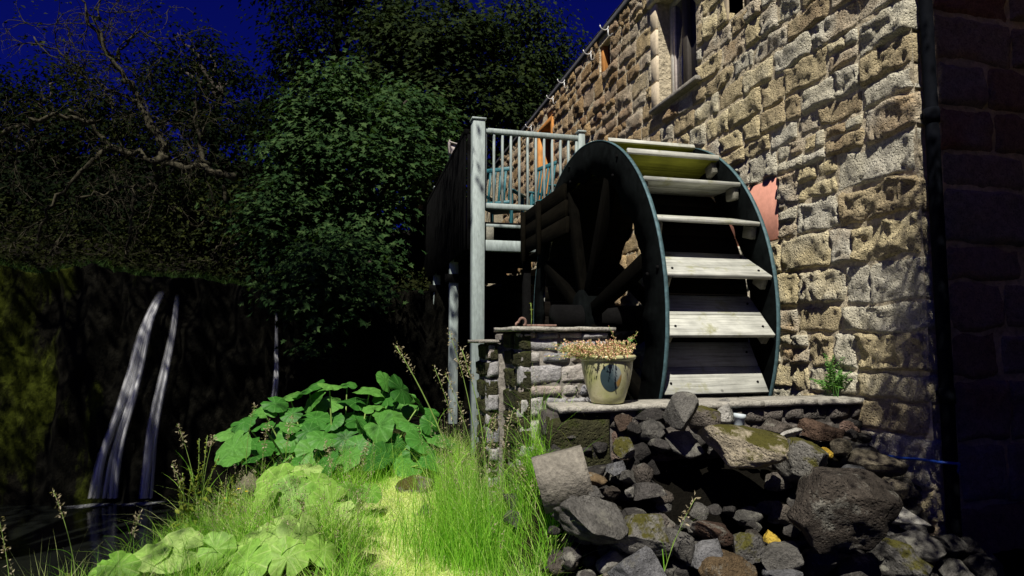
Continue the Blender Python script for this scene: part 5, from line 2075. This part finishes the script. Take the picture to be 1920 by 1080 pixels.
butterbur('butterbur_plant', 'low butterbur with crinkled leaves near the bottom of the picture', (fc[0], fc[1], gz(fc[0], fc[1])),
          [(478, 1022, 3.15, 0.15, 0.55, -2.2), (562, 1005, 3.2, 0.125, 1.1, -1.1), (522, 992, 3.3, 0.11, 0.5, -1.7), (462, 1052, 3.0, 0.12, 0.75, -2.3), (606, 1030, 3.1, 0.09, 0.9, -0.7), (540, 1045, 3.0, 0.10, 1.0, -1.5)], BP_)
fc = on_z(330, 1075, -0.05)
butterbur('butterbur_plant', 'pale butterbur leaves low at the bottom left among weeds', (fc[0], fc[1], gz(fc[0], fc[1])),
          [(322, 1030, 3.25, 0.16, 0.40, -1.8), (275, 1046, 3.2, 0.11, 0.6, -2.3), (222, 1062, 3.1, 0.10, 0.7, -1.2), (190, 1072, 3.1, 0.07, 0.6, -1.9), (405, 1030, 3.1, 0.09, 1.1, -1.5)], BP_)

# ------------------------------------------------------------------ grass
M['grass'] = m_leaf('grass_blade', (0.11, 0.32, 0.018), (0.26, 0.57, 0.045), (0.48, 0.74, 0.13), 0.45, 0.5, 0.2)
M['grass_dry'] = m_leaf('dry_grass_blade', (0.44, 0.66, 0.12), (0.62, 0.74, 0.24), (0.74, 0.76, 0.42), 0.4, 0.6, 0.2)
M['grass_deep'] = m_leaf('deep_grass_blade', (0.06, 0.18, 0.015), (0.15, 0.36, 0.03), (0.32, 0.54, 0.06), 0.4, 0.5, 0.2)
M['seed'] = m_leaf('seed_head', (0.26, 0.22, 0.12), (0.40, 0.34, 0.22), (0.52, 0.45, 0.32), 0.3, 0.7, 0.2)


def blades(P, L, W, lean, curve, r_, seg=4):
    """grass blades as tapering strips; P base points"""
    n = len(P)
    az = r_.uniform(0, 2 * math.pi, n)
    D = np.stack([np.cos(az), np.sin(az), np.zeros(n)], -1)
    S = np.stack([-np.sin(az), np.cos(az), np.zeros(n)], -1)
    # turn the flat of the blade at random about its own axis
    tw = r_.uniform(0, 2 * math.pi, n)
    S = S * np.cos(tw)[:, None] + D * np.sin(tw)[:, None]
    rows = []
    for k_ in range(seg + 1):
        s = k_ / seg
        horiz = L * (lean * s + curve * s ** 2.2)
        up = L * (s - 0.35 * curve * s ** 2.5)
        ctr = P + D * horiz[:, None] + np.array([0, 0, 1]) * up[:, None]
        if k_ == seg:
            rows.append(ctr[:, None])
        else:
            w = (W * (1 - s ** 1.6) * 0.5)[:, None]
            rows.append(np.stack([ctr - S * w, ctr + S * w], 1))
    V2 = np.concatenate(rows, 1)
    m = V2.shape[1]
    k_ = np.arange(n)[:, None] * m
    q = [k_ + np.array([[2 * a_, 2 * a_ + 1, 2 * a_ + 3, 2 * a_ + 2]]) for a_ in range(seg - 1)]
    t3 = k_ + np.array([[2 * seg - 2, 2 * seg - 1, 2 * seg]])
    return V2.reshape(-1, 3), [np.concatenate(q), t3]


rgs = np.random.default_rng(5)


def scatter_px(n, x0, x1, y0, y1, z=0.0):
    """uniform on the ground inside a view wedge"""
    out = []
    while len(out) < n:
        X = rgs.uniform(-3.2, 1.3, 4000)
        Y = rgs.uniform(2.0, 7.0, 4000)
        d = np.stack([X, Y, np.full(4000, -C)], -1)
        zc_ = d @ FW
        px_ = 960 + 1150 * (d @ RT) / zc_
        py_ = 540 - 1150 * (d @ UP) / zc_
        ok = (px_ > x0) & (px_ < x1) & (py_ > y0) & (py_ < y1)
        keep = rgs.random(4000) < (3.2 / np.maximum(zc_, 2.5)) ** 1.2
        for a_, b2 in zip(X[ok & keep], Y[ok & keep]):
            out.append((a_, b2))
    return np.array(out[:n])


Q = scatter_px(60000, -60, 1045, 850, 1180)
pd_ = path_dist(Q[:, 0], Q[:, 1])
s_ = (Q[:, 0] - P1[0]) * CN[0] + (Q[:, 1] - P1[1]) * CN[1]
n1 = fbm(np.c_[Q * 2.2, Q[:, :1] * 0], 3, 12)
n2 = fbm(np.c_[Q * 7.0, Q[:, :1] * 0], 3, 19)
clear = np.ones(len(Q), bool)
for fx, fy, fr in ((560, 975, 0.26), (600, 1000, 0.20), (530, 1075, 0.24), (500, 1110, 0.24), (330, 1095, 0.25), (250, 1110, 0.2)):
    c_ = on_z(fx, fy, 0)
    clear &= (np.hypot(Q[:, 0] - c_[0], Q[:, 1] - c_[1]) > fr) | (rgs.random(len(Q)) < 0.12)
keep = clear & (pd_ > 0.55 + 0.6 * n1 + 0.3 * rgs.normal(size=len(pd_))) & (s_ < 0.05 + 0.35 * n1) & (n2 > -0.42 + 0.25 * rgs.random(len(Q)))
Q, pd_, s_, n1, n2 = Q[keep], pd_[keep], s_[keep], n1[keep], n2[keep]
near_path = np.clip((pd_ - 0.6) * 0.9, 0.30, 1.0)
L = (0.07 + 0.16 * np.clip(n2 + 0.25, 0, 1) + 0.10 * np.clip(n1 + 0.3, 0, 1) + 0.16 * rgs.random(len(Q)) ** 4) * near_path
P = np.c_[Q, height(Q[:, 0], Q[:, 1]) - 0.005]
pick = rgs.random(len(Q)) + 0.5 * n1
for nm, sel, mat, wid, lab in (('grass', pick < 0.62, 'grass', 0.0042, 'sunlit lush grass on both sides of the worn path'),
                               ('grass', (pick >= 0.62) & (pick < 0.86), 'grass_deep', 0.0055, 'deeper green broad bladed grass mixed through the sunlit grass'),
                               ('grass', pick >= 0.86, 'grass_dry', 0.0028, 'pale dry wisps standing in the sunlit grass')):
    q_ = np.where(sel)[0]
    V2, F2 = blades(P[q_], L[q_] * (1.25 if mat == 'grass_dry' else 1.05), wid * (0.6 + 0.8 * rgs.random(len(q_))), 0.55 * rgs.random(len(q_)), 0.95 * rgs.random(len(q_)), rgs)
    tag(kind(mkobj(nm, V2, F2, M[mat]), 'stuff'), lab, 'grass')
# fine seed heads floating over the meadow
nh = 420
Q = scatter_px(nh * 3, 380, 1010, 880, 1090)
pd_ = path_dist(Q[:, 0], Q[:, 1])
s_ = (Q[:, 0] - P1[0]) * CN[0] + (Q[:, 1] - P1[1]) * CN[1]
Q = Q[(pd_ > 1.0) & (s_ < 0.15)][:nh]
c_ = on_z(905, 1010, 0)
Q = np.concatenate([Q, c_[:2] + rgs.normal(size=(110, 2)) * 0.20])
hs, hh = MB(), MB()
for x, y in Q:
    z_ = gz(x, y)
    Lh = rgs.uniform(0.18, 0.40) if math.hypot(x - c_[0], y - c_[1]) > 0.45 else rgs.uniform(0.35, 0.78)
    top = np.array([x + rgs.normal() * 0.05, y + rgs.normal() * 0.05, z_ + Lh])
    p_ = bezier_path((x, y, z_), top, rgs.normal(size=3) * 0.015, 5)
    hs.add(*tube_q(p_, np.linspace(0.0011, 0.0006, 5), 3))
    m_ = 12
    f_ = 1 - 0.3 * rgs.random(m_)
    B = np.stack([np.interp(f_, np.linspace(0, 1, 5), p_[:, k_]) for k_ in range(3)], -1) + rgs.normal(size=(m_, 3)) * 0.006
    N = unit(rgs.normal(size=(m_, 3)))
    D = unit(rgs.normal(size=(m_, 3)) + np.array([0, 0, 0.8]))
    T = unit(D - N * np.sum(D * N, 1)[:, None])
    hh.add(*leaf_cards(B, N, T, rgs.uniform(0.008, 0.016, m_), rgs.uniform(0.003, 0.006, m_)))
sh = hs.build('seeding_grass', M['stalk'])
tag(kind(sh, 'stuff'), 'fine pale seed heads standing over the sunlit grass', 'grass')
kind(hh.build('seed_heads', M['seed'], sh), 'stuff')
Q = np.concatenate([PC[rgs.integers(0, len(PC), 16000), :2] + rgs.normal(size=(16000, 2)) * 0.13])
P = np.c_[Q, height(Q[:, 0], Q[:, 1]) - 0.003]
V2, F2 = blades(P, 0.015 + 0.05 * rgs.random(len(Q)) ** 1.5, 0.003 + 0.002 * rgs.random(len(Q)), 1.1 * rgs.random(len(Q)), 0.9 * rgs.random(len(Q)), rgs, 3)
tag(kind(mkobj('dry_grass', V2, F2, M['grass_dry']), 'stuff'), 'short dry trodden grass covering the worn path', 'grass')


def tuft(px_, py_, spread, n, Lm, name, label, kindm='stuff', foot=None, mat=None, w=0.004, curve=0.6):
    c_ = on_z(px_, py_, 0.0) if foot is None else np.array(foot)
    Q = c_[:2] + rgs.normal(size=(n, 2)) * spread
    zg = height(Q[:, 0], Q[:, 1])
    P = np.c_[Q, zg - 0.005]
    L = Lm * (0.35 + 0.75 * rgs.random(n))
    V2, F2 = blades(P, L, np.full(n, w), 0.3 * rgs.random(n), curve * rgs.random(n), rgs, 5)
    o_ = mkobj(name, V2, F2, mat or M['grass'])
    kind(o_, kindm)
    tag(o_, label, 'grass')
    return o_


tuft(905, 1040, 0.17, 1500, 0.48, 'tall_grass', 'tall bright grass tuft between the path and the rocks')
tuft(915, 1030, 0.20, 800, 0.52, 'tall_grass', 'darker broad blades inside the tall tuft by the rocks', mat=M['grass_deep'], w=0.0055)
tuft(900, 1020, 0.22, 420, 0.58, 'tall_grass', 'straw coloured wisps inside the tall tuft by the rocks', mat=M['grass_dry'], w=0.0026, curve=0.8)
tuft(880, 960, 0.15, 700, 0.55, 'tall_grass', 'taller thin grass in front of the pier foot')
tuft(640, 900, 0.35, 1500, 0.32, 'meadow_grass', 'pale meadow grass below the dome of big leaves')
tuft(380, 1000, 0.25, 900, 0.28, 'meadow_grass', 'weedy grass at the pool edge on the left')
tuft(110, 1085, 0.28, 420, 0.24, 'meadow_grass', 'dim grass along the bottom left corner', mat=M['grass_deep'])
M['grass_shade'] = m_leaf('shade_grass_blade', (0.03, 0.07, 0.015), (0.05, 0.11, 0.02), (0.08, 0.15, 0.03), 0.3)
tuft(0, 0, 0.05, 90, 0.24, 'grass_tuft', 'dark grass tuft at the foot of the gable wall', foot=tuple(at(1885, 1075, 2.75)), mat=M['grass_shade'], w=0.006, curve=0.9)


# tall flowering stems: each a thing with a stem and a seed head
def stalk(px0, py0, pxt, pyt, dep, label, head=0.16, thick=0.0025, droop=0.3, heavy=1.0):
    a_ = at(px0, py0, dep)
    a_ = np.array([a_[0], a_[1], gz(a_[0], a_[1])])
    b2 = at(pxt, pyt, dep)
    root = thing('grass_stalk', label, 'grass stalk', a_, 'flowering grass stalks')
    n_ = 14
    s = np.linspace(0, 1, n_)[:, None]
    bend = RT * (1 if pxt < px0 else -1) * np.linalg.norm(b2 - a_) * 0.06
    p_ = a_ + (b2 - a_) * s + bend * (4 * s * (1 - s))
    V2, F2 = tube(p_, np.linspace(thick * 1.4, thick * 0.5, n_), 6)
    mkobj('stem', V2, F2, M['stalk'], root, True)
    Lt = np.linalg.norm(b2 - a_)
    nb_ = int(46 * heavy)
    f_ = 1 - head * rgs.random(nb_) / 1.0
    B = np.stack([np.interp(f_, s[:, 0], p_[:, k_]) for k_ in range(3)], -1)
    D = unit(rgs.normal(size=(nb_, 3)) + np.array([0, 0, 0.6]))
    B = B + D * rgs.random(nb_)[:, None] * 0.020 * heavy ** 0.5
    N = unit(rgs.normal(size=(nb_, 3)))
    T = unit(D - N * np.sum(D * N, 1)[:, None])
    V2, F2 = leaf_cards(B, N, T, rgs.uniform(0.012, 0.026, nb_), rgs.uniform(0.005, 0.010, nb_))
    kind(mkobj('seed_head', V2, [F2], M['seed'], root), 'stuff')
    # two or three long blades on the stem
    nb_ = 5
    f_ = rgs.uniform(0.15, 0.6, nb_)
    B = np.stack([np.interp(f_, s[:, 0], p_[:, k_]) for k_ in range(3)], -1)
    V2, F2 = blades(B, rgs.uniform(0.12, 0.24, nb_), np.full(nb_, 0.005), rgs.uniform(0.2, 0.5, nb_), rgs.uniform(0.3, 0.9, nb_), rgs, 5)
    kind(mkobj('blades', V2, F2, M['grass'], root), 'stuff')


stalk(880, 1010, 742, 648, 3.6, 'thick grass stalk leaning far left across the deck posts', 0.14, 0.005, heavy=2)
stalk(890, 1010, 842, 622, 3.6, 'tallest upright grass stalk before the deck post', 0.22, 0.003, heavy=1.6)
stalk(905, 1000, 866, 655, 3.6, 'grass stalk with a dark seed head beside the tallest', 0.16, 0.004, heavy=2)
stalk(870, 1000, 815, 690, 3.7, 'grass stalk with an open airy head left of the tallest', 0.30, heavy=1.5)
stalk(905, 1010, 835, 700, 3.5, 'grass stalk curving below the tallest one', 0.30, heavy=1.5)
stalk(930, 1010, 930, 780, 3.4, 'grass stalk against the dark side of the pier', 0.25, heavy=1.3)
stalk(950, 1040, 962, 770, 3.3, 'grass stalk nearest the pale stones of the pier', 0.28, heavy=1.4)
stalk(980, 1000, 975, 875, 3.3, 'short feathery grass stalk at the pier foot', 0.45, heavy=2)
stalk(1015, 1000, 1035, 860, 3.1, 'feathery grass stalk beside the concrete slab', 0.35, heavy=1.6)
stalk(1000, 1010, 1010, 905, 3.2, 'low bushy grass stalk among the footing stones', 0.5, heavy=2)
stalk(500, 930, 505, 790, 4.4, 'pale grass stalk left of the butterbur dome centre', 0.3, heavy=1.4)
stalk(545, 930, 548, 780, 4.4, 'pale upright grass stalk before the big leaves', 0.3, heavy=1.5)
stalk(620, 930, 610, 830, 4.4, 'short pale grass stalk under the big leaves', 0.35, heavy=1.5)
stalk(680, 920, 690, 830, 4.5, 'pale grass stalk at the right of the meadow', 0.35, heavy=1.5)
stalk(370, 1010, 332, 795, 3.9, 'tall thin weed stalk at the left with a nodding head', 0.2, heavy=1.2)
stalk(360, 1010, 322, 870, 3.9, 'thin weed stalk left of the dock', 0.35, heavy=1.2)
stalk(385, 1010, 402, 815, 3.9, 'straight thin stalk right of the dock', 0.12, heavy=1.0)
stalk(150, 1090, 100, 920, 3.5, 'grass stalk bending over the pool at the left', 0.2, heavy=1.1)
stalk(20, 1090, -5, 960, 3.4, 'grass stalk at the left picture edge', 0.3, heavy=1.3)
stalk(240, 1090, 262, 965, 3.5, 'dim grass stalk before the pool', 0.3, heavy=1.2)
stalk(470, 905, 478, 760, 5.0, 'lone thin stalk against the dark falls', 0.12, heavy=0.8)
stalk(1225, 1040, 1303, 935, 2.65, 'single arching grass stalk over the front rocks', 0.2, 0.0018, heavy=0.7)

# dock plants with small yellow green whorls
def dock(px_, py_, dep, hpx, label, n=4):
    a_ = at(px_, py_, dep)
    a_[2] = gz(a_[0], a_[1])
    root = thing('dock_plant', label, 'weed', a_, 'dock plants at the pool edge')
    sc = dep / 1150
    cards = []
    for i in range(n):
        top = a_ + RT * rgs.normal() * 0.07 + np.array([0, 0, hpx * sc * rgs.uniform(0.7, 1.0)])
        p_ = bezier_path(a_ + RT * rgs.normal() * 0.03, top, RT * rgs.normal() * 0.02, 10)
        V2, F2 = tube(p_, np.linspace(0.005, 0.0015, 10), 6)
        mkobj('stem', V2, F2, M['stalk'], root, True)
        m_ = 70
        f_ = rgs.uniform(0.35, 1.0, m_)
        B = np.stack([np.interp(f_, np.linspace(0, 1, 10), p_[:, k_]) for k_ in range(3)], -1)
        D = unit(rgs.normal(size=(m_, 3)))
        N = unit(rgs.normal(size=(m_, 3)))
        T = unit(D - N * np.sum(D * N, 1)[:, None])
        cards.append(leaf_cards(B, N, T, rgs.uniform(0.010, 0.020, m_), rgs.uniform(0.006, 0.012, m_)))
        m_ = 9
        f_ = rgs.uniform(0.05, 0.7, m_)
        B = np.stack([np.interp(f_, np.linspace(0, 1, 10), p_[:, k_]) for k_ in range(3)], -1)
        D = unit(rgs.normal(size=(m_, 3)) + np.array([0, 0, 0.3]))
        N = unit(np.array([0, 0, 1]) + rgs.normal(size=(m_, 3)) * 0.4)
        T = unit(D - N * np.sum(D * N, 1)[:, None])
        cards.append(leaf_cards(B, N, T, rgs.uniform(0.05, 0.10, m_), rgs.uniform(0.015, 0.03, m_)))
    mm_ = MB()
    for c_ in cards:
        mm_.add(c_[0], c_[1])
    kind(mm_.build('leaves', M['dock'], root), 'stuff')


M['dock'] = m_leaf('dock_leaf', (0.12, 0.17, 0.02), (0.22, 0.27, 0.035), (0.30, 0.32, 0.06), 0.35)
dock(370, 1010, 3.9, 200, 'tallest yellow green dock plant against the dark pool', 5)
dock(345, 1015, 3.85, 150, 'dock plant left of the tallest one', 4)
dock(420, 1010, 3.95, 120, 'small dock plant right of the tallest one', 3)
dock(160, 1080, 3.4, 90, 'low dock plant at the bottom left', 3)
# yellow flowers
M['yellow'] = m_simple('yellow_petal', (0.75, 0.55, 0.02), 0.6, 40, 0.15, 0.0)
for x, y, d_ in ((448, 917, 4.4), (462, 922, 4.4), (640, 980, 4.0), (500, 985, 4.0), (420, 935, 4.3)):
    q = at(x, y, d_)
    g0 = np.array([q[0], q[1], gz(q[0], q[1])])
    fl = thing('buttercup', 'small yellow buttercup among the sunlit grass', 'flower', g0, 'yellow buttercups')
    V2, F2 = tube(bezier_path(g0, q, RT * 0.01, 5), 0.0016, 5)
    mkobj('stem', V2, F2, M['stalk'], fl)
    for k_ in range(5):
        a_ = k_ * 1.2566
        D = np.array([[math.cos(a_), math.sin(a_), 0.35]])
        V2, F2 = leaf_cards(q[None], np.array([[0.0, -0.3, 0.95]]), unit(D), np.array([0.014]), np.array([0.012]))
        mkobj('petal', V2, [F2], M['yellow'], fl)

# sedum in the pot
M['sedum'] = m_leaf('sedum_sprig', (0.70, 0.22, 0.18), (0.78, 0.55, 0.36), (0.68, 0.66, 0.28), 0.12)
root = thing('sedum_plant', 'pink and yellow sedum spilling over the flower pot', 'plant', (PXc, PYc, LEDGE_Z + 0.24))
n = 330
an = rgs.uniform(0, 2 * math.pi, n)
ra = 0.135 * np.sqrt(rgs.random(n))
base = np.stack([PXc + ra * np.cos(an), PYc + ra * np.sin(an), np.full(n, LEDGE_Z + 0.235)], -1)
tipv = base + np.stack([0.07 * np.cos(an) * ra / 0.1 + rgs.normal(size=n) * 0.02 - 0.035, 0.05 * np.sin(an) * ra / 0.1 + rgs.normal(size=n) * 0.02, rgs.uniform(0.025, 0.115, n)], -1)
spill = rgs.random(n) < 0.45
tipv[spill] += RT * -0.09 * rgs.random(int(spill.sum()))[:, None] * 1.5 + np.array([0, 0, -0.015])
mm_ = MB()
ms_ = MB()
for a_, b2 in zip(base, tipv):
    p_ = bezier_path(a_, b2, (0, 0, 0.012), 5)
    ms_.add(*tube_q(p_, np.linspace(0.0016, 0.0008, 5), 4))
    m_ = 20
    f_ = rgs.uniform(0.2, 1.02, m_)
    B = np.stack([np.interp(f_, np.linspace(0, 1, 5), p_[:, k_]) for k_ in range(3)], -1)
    D = unit(rgs.normal(size=(m_, 3)) + np.array([0, 0, 0.4]))
    N = unit(rgs.normal(size=(m_, 3)))
    T = unit(D - N * np.sum(D * N, 1)[:, None])
    mm_.add(*leaf_cards(B, N, T, rgs.uniform(0.007, 0.014, m_), rgs.uniform(0.005, 0.009, m_)))
kind(mm_.build('sprigs', M['sedum'], root), 'stuff')
kind(ms_.build('stems', M['stalk'], root), 'stuff')
M['weed'] = m_leaf('bright_weed_leaf', (0.05, 0.15, 0.03), (0.10, 0.24, 0.05), (0.2, 0.36, 0.1), 0.35)
for k_, (x, y, sz) in enumerate(((1178, 638, 0.035), (1165, 645, 0.03), (1192, 640, 0.03), (1170, 655, 0.025))):
    q = on_y(x, y, PYc)
    V2, F2 = maple_cards(q[None], unit(np.array([[0.1, -0.6, 0.7]])), unit(np.array([[0.8 - 0.5 * k_, -0.2, 0.2]])), np.array([sz]))
    mkobj('leaf', V2, [F2], M['weed'], root)
q0 = np.array([PXc + 0.09, PYc, LEDGE_Z + 0.24])
for x, y in ((1196, 622), (1186, 630), (1142, 612)):
    q = on_y(x, y, PYc)
    p_ = bezier_path(q0, q, (0, 0, 0.01), 6)
    V2, F2 = tube(p_, 0.0012, 5)
    mkobj('flower_stem', V2, F2, M['stalk'], root)
    m_ = 22
    f_ = rgs.uniform(0.55, 1.0, m_)
    B = np.stack([np.interp(f_, np.linspace(0, 1, 6), p_[:, k2]) for k2 in range(3)], -1) + rgs.normal(size=(m_, 3)) * 0.004
    N = unit(rgs.normal(size=(m_, 3)))
    D = unit(rgs.normal(size=(m_, 3)))
    T = unit(D - N * np.sum(D * N, 1)[:, None])
    V2, F2 = leaf_cards(B, N, T, rgs.uniform(0.006, 0.010, m_), rgs.uniform(0.004, 0.006, m_))
    mkobj('flower_head', V2, [F2], M['sedum'], root)

# ferny weed growing at the wall foot on the ledge
wq = on_y(1565, 752, LY + 0.12)
wd_ = thing('wall_fern', 'bright green ferny weed at the foot of the mill wall', 'plant', (wq[0], LY + 0.12, LEDGE_Z))
for k_ in range(13):
    a_ = np.array([wq[0] + rgs.normal() * 0.02, LY + 0.12 + rgs.normal() * 0.02, LEDGE_Z + 0.0])
    tip = np.array([wq[0] + rgs.normal() * 0.085, LY + 0.08 + rgs.normal() * 0.05, LEDGE_Z + rgs.uniform(0.06, 0.27)])
    p_ = bezier_path(a_, tip, (0, 0, 0.02), 8)
    m_ = MB()
    for s in np.linspace(0.25, 1, 13):
        b_pt = np.array([np.interp(s, np.linspace(0, 1, 8), p_[:, k2]) for k2 in range(3)])
        ln = 0.038 * (1.15 - s * 0.8)
        for sg in (-1, 1):
            D = unit(np.array([RT * sg + np.array([0, -0.1, 0.35])]))
            N = unit(np.array([[0, -0.75, 0.6]]) + rgs.normal(size=(1, 3)) * 0.25)
            T = unit(D - N * np.sum(D * N, 1)[:, None])
            m_.add(*leaf_cards(b_pt[None], N, T, np.array([ln]), np.array([ln * 0.55])))
    m_.add(*tube_q(p_, 0.0018, 4))
    m_.build('frond', M['weed'], wd_)
# thin sprig on the pier
q = on_y(996, 610, 3.6)
sp = thing('pier_sprig', 'thin upright sprig growing on top of the pier', 'plant', q)
p_ = bezier_path(q, on_y(995, 568, 3.6), RT * 0.004, 6)
V2, F2 = tube(p_, 0.002, 5)
mkobj('stem', V2, F2, M['stalk'], sp)
m_ = 26
f_ = rgs.uniform(0.2, 1, m_)
B = np.stack([np.interp(f_, np.linspace(0, 1, 6), p_[:, k2]) for k2 in range(3)], -1)
N = unit(rgs.normal(size=(m_, 3)))
D = unit(rgs.normal(size=(m_, 3)))
T = unit(D - N * np.sum(D * N, 1)[:, None])
V2, F2 = leaf_cards(B, N, T, rgs.uniform(0.008, 0.016, m_), rgs.uniform(0.004, 0.008, m_))
mkobj('leaves', V2, [F2], M['dock'], sp)

# ------------------------------------------------------------------ outhouse added out of view at the right, shading the gable
oh = thing('shade_outhouse', 'tall stone outhouse added out of view to shade the mill gable', 'shade_outhouse', (4.3, -0.9, 0))
OX, OY = 2.32, 1.2
mb = MB()
mb.add(*cbox(OX, 6.5, -3.0, OY, -0.3, 5.6, 0.01))
mb.build('wall', M['gable_stone'], oh)
mb = MB()
mb.add([(OX - 0.0, -3.15, 5.603), (6.6, -3.15, 5.603), (6.6, OY + 0.0, 5.603), (OX - 0.0, OY + 0.0, 5.603), (OX + 1.8, -1, 7.2), (5.0, -1, 7.2)], [[0, 1, 5, 4], [1, 2, 5], [2, 3, 4, 5], [3, 0, 4], [0, 3, 2, 1]])
mb.build('roof', M['slate'], oh)

# unseen ivy added on the outhouse corner, dappling the foot of the mill
iv = thing('shade_ivy', 'unseen ivy added to dapple the mill, hung from the outhouse corner', 'climber', (OX, 1.0, 2.2))
ri = np.random.default_rng(8)
mm_ = MB()
mv = MB()
for k_ in range(150):
    zt = 1.75 + 3.3 * ri.random() ** 1.35
    if k_ < 98:
        b2 = np.array([ri.uniform(1.75, 2.3), ri.uniform(0.5, 0.98), zt])
    else:
        b2 = np.array([ri.uniform(1.25, 1.8), ri.uniform(0.4, 0.85), ri.uniform(3.0, 4.4)])
    a_ = np.array([OX + 0.02, ri.uniform(0.5, 1.18), min(5.4, b2[2] + ri.uniform(0.0, 0.5))])
    p_ = bezier_path(a_, b2, (0, 0, 0.12), 8, 0.02, ri)
    mv.add(*tube_q(p_, np.linspace(0.006, 0.002, 8), 4))
    m_ = 44
    f_ = ri.uniform(0.1, 1, m_)
    B = np.stack([np.interp(f_, np.linspace(0, 1, 8), p_[:, k2]) for k2 in range(3)], -1) + ri.normal(size=(m_, 3)) * 0.09
    N = unit(ri.normal(size=(m_, 3)) * 0.5 + np.array([-0.2, -0.5, 0.8]))
    D = unit(ri.normal(size=(m_, 3)))
    T = unit(D - N * np.sum(D * N, 1)[:, None])
    mm_.add(*leaf_cards(B, N, T, ri.uniform(0.03, 0.05, m_), ri.uniform(0.02, 0.035, m_)))
kind(mm_.build('leaves', M['leaf_back'], iv), 'stuff')
kind(mv.build('stems', M['bark'], iv), 'stuff')

# scrub on the cliff top, and a grassy lip
nU = 16000
ru = np.random.default_rng(41)
X = ru.uniform(-14, 1.5, nU)
Yo = ru.uniform(0.3, 4.5, nU)
Y = cliff_y(X, cliff_top(X)) + Yo
P3 = np.stack([X, Y, X * 0], -1)
hgt = (0.35 + 0.9 * np.clip(fbm(P3 * 0.8, 3, 61) + 0.4, 0, 1)) * np.clip(Yo * 0.6, 0.15, 1.6)
P = np.stack([X, Y, np.maximum(cliff_top(X), height(X, Y)) + hgt * ru.random(nU) ** 0.8], -1)
N = unit(ru.normal(size=(nU, 3)) * 0.4 + np.array([-0.1, -0.4, 0.8]))
T = ru.normal(size=(nU, 3))
T = unit(T - N * np.sum(T * N, 1)[:, None])
L = ru.uniform(0.06, 0.15, nU)
V2, F2 = leaf_cards(P, N, T, L, L * 0.6)
tag(kind(mkobj('undergrowth', V2, [F2], M['leaf_brown2']), 'stuff'), 'dark scrubby undergrowth along the top of the cliff', 'undergrowth')
X = ru.uniform(-9, -0.5, 5000)
Y = cliff_y(X, cliff_top(X)) + ru.uniform(0.0, 0.5, 5000)
P = np.stack([X, Y, cliff_top(X) - 0.02], -1)
V2, F2 = blades(P, ru.uniform(0.05, 0.20, 5000), np.full(5000, 0.008), 0.6 * ru.random(5000), 0.9 * ru.random(5000), ru, 3)
tag(kind(mkobj('lip_grass', V2, F2, M['grass_shade']), 'stuff'), 'dim grass fringing the top edge of the cliff', 'grass')
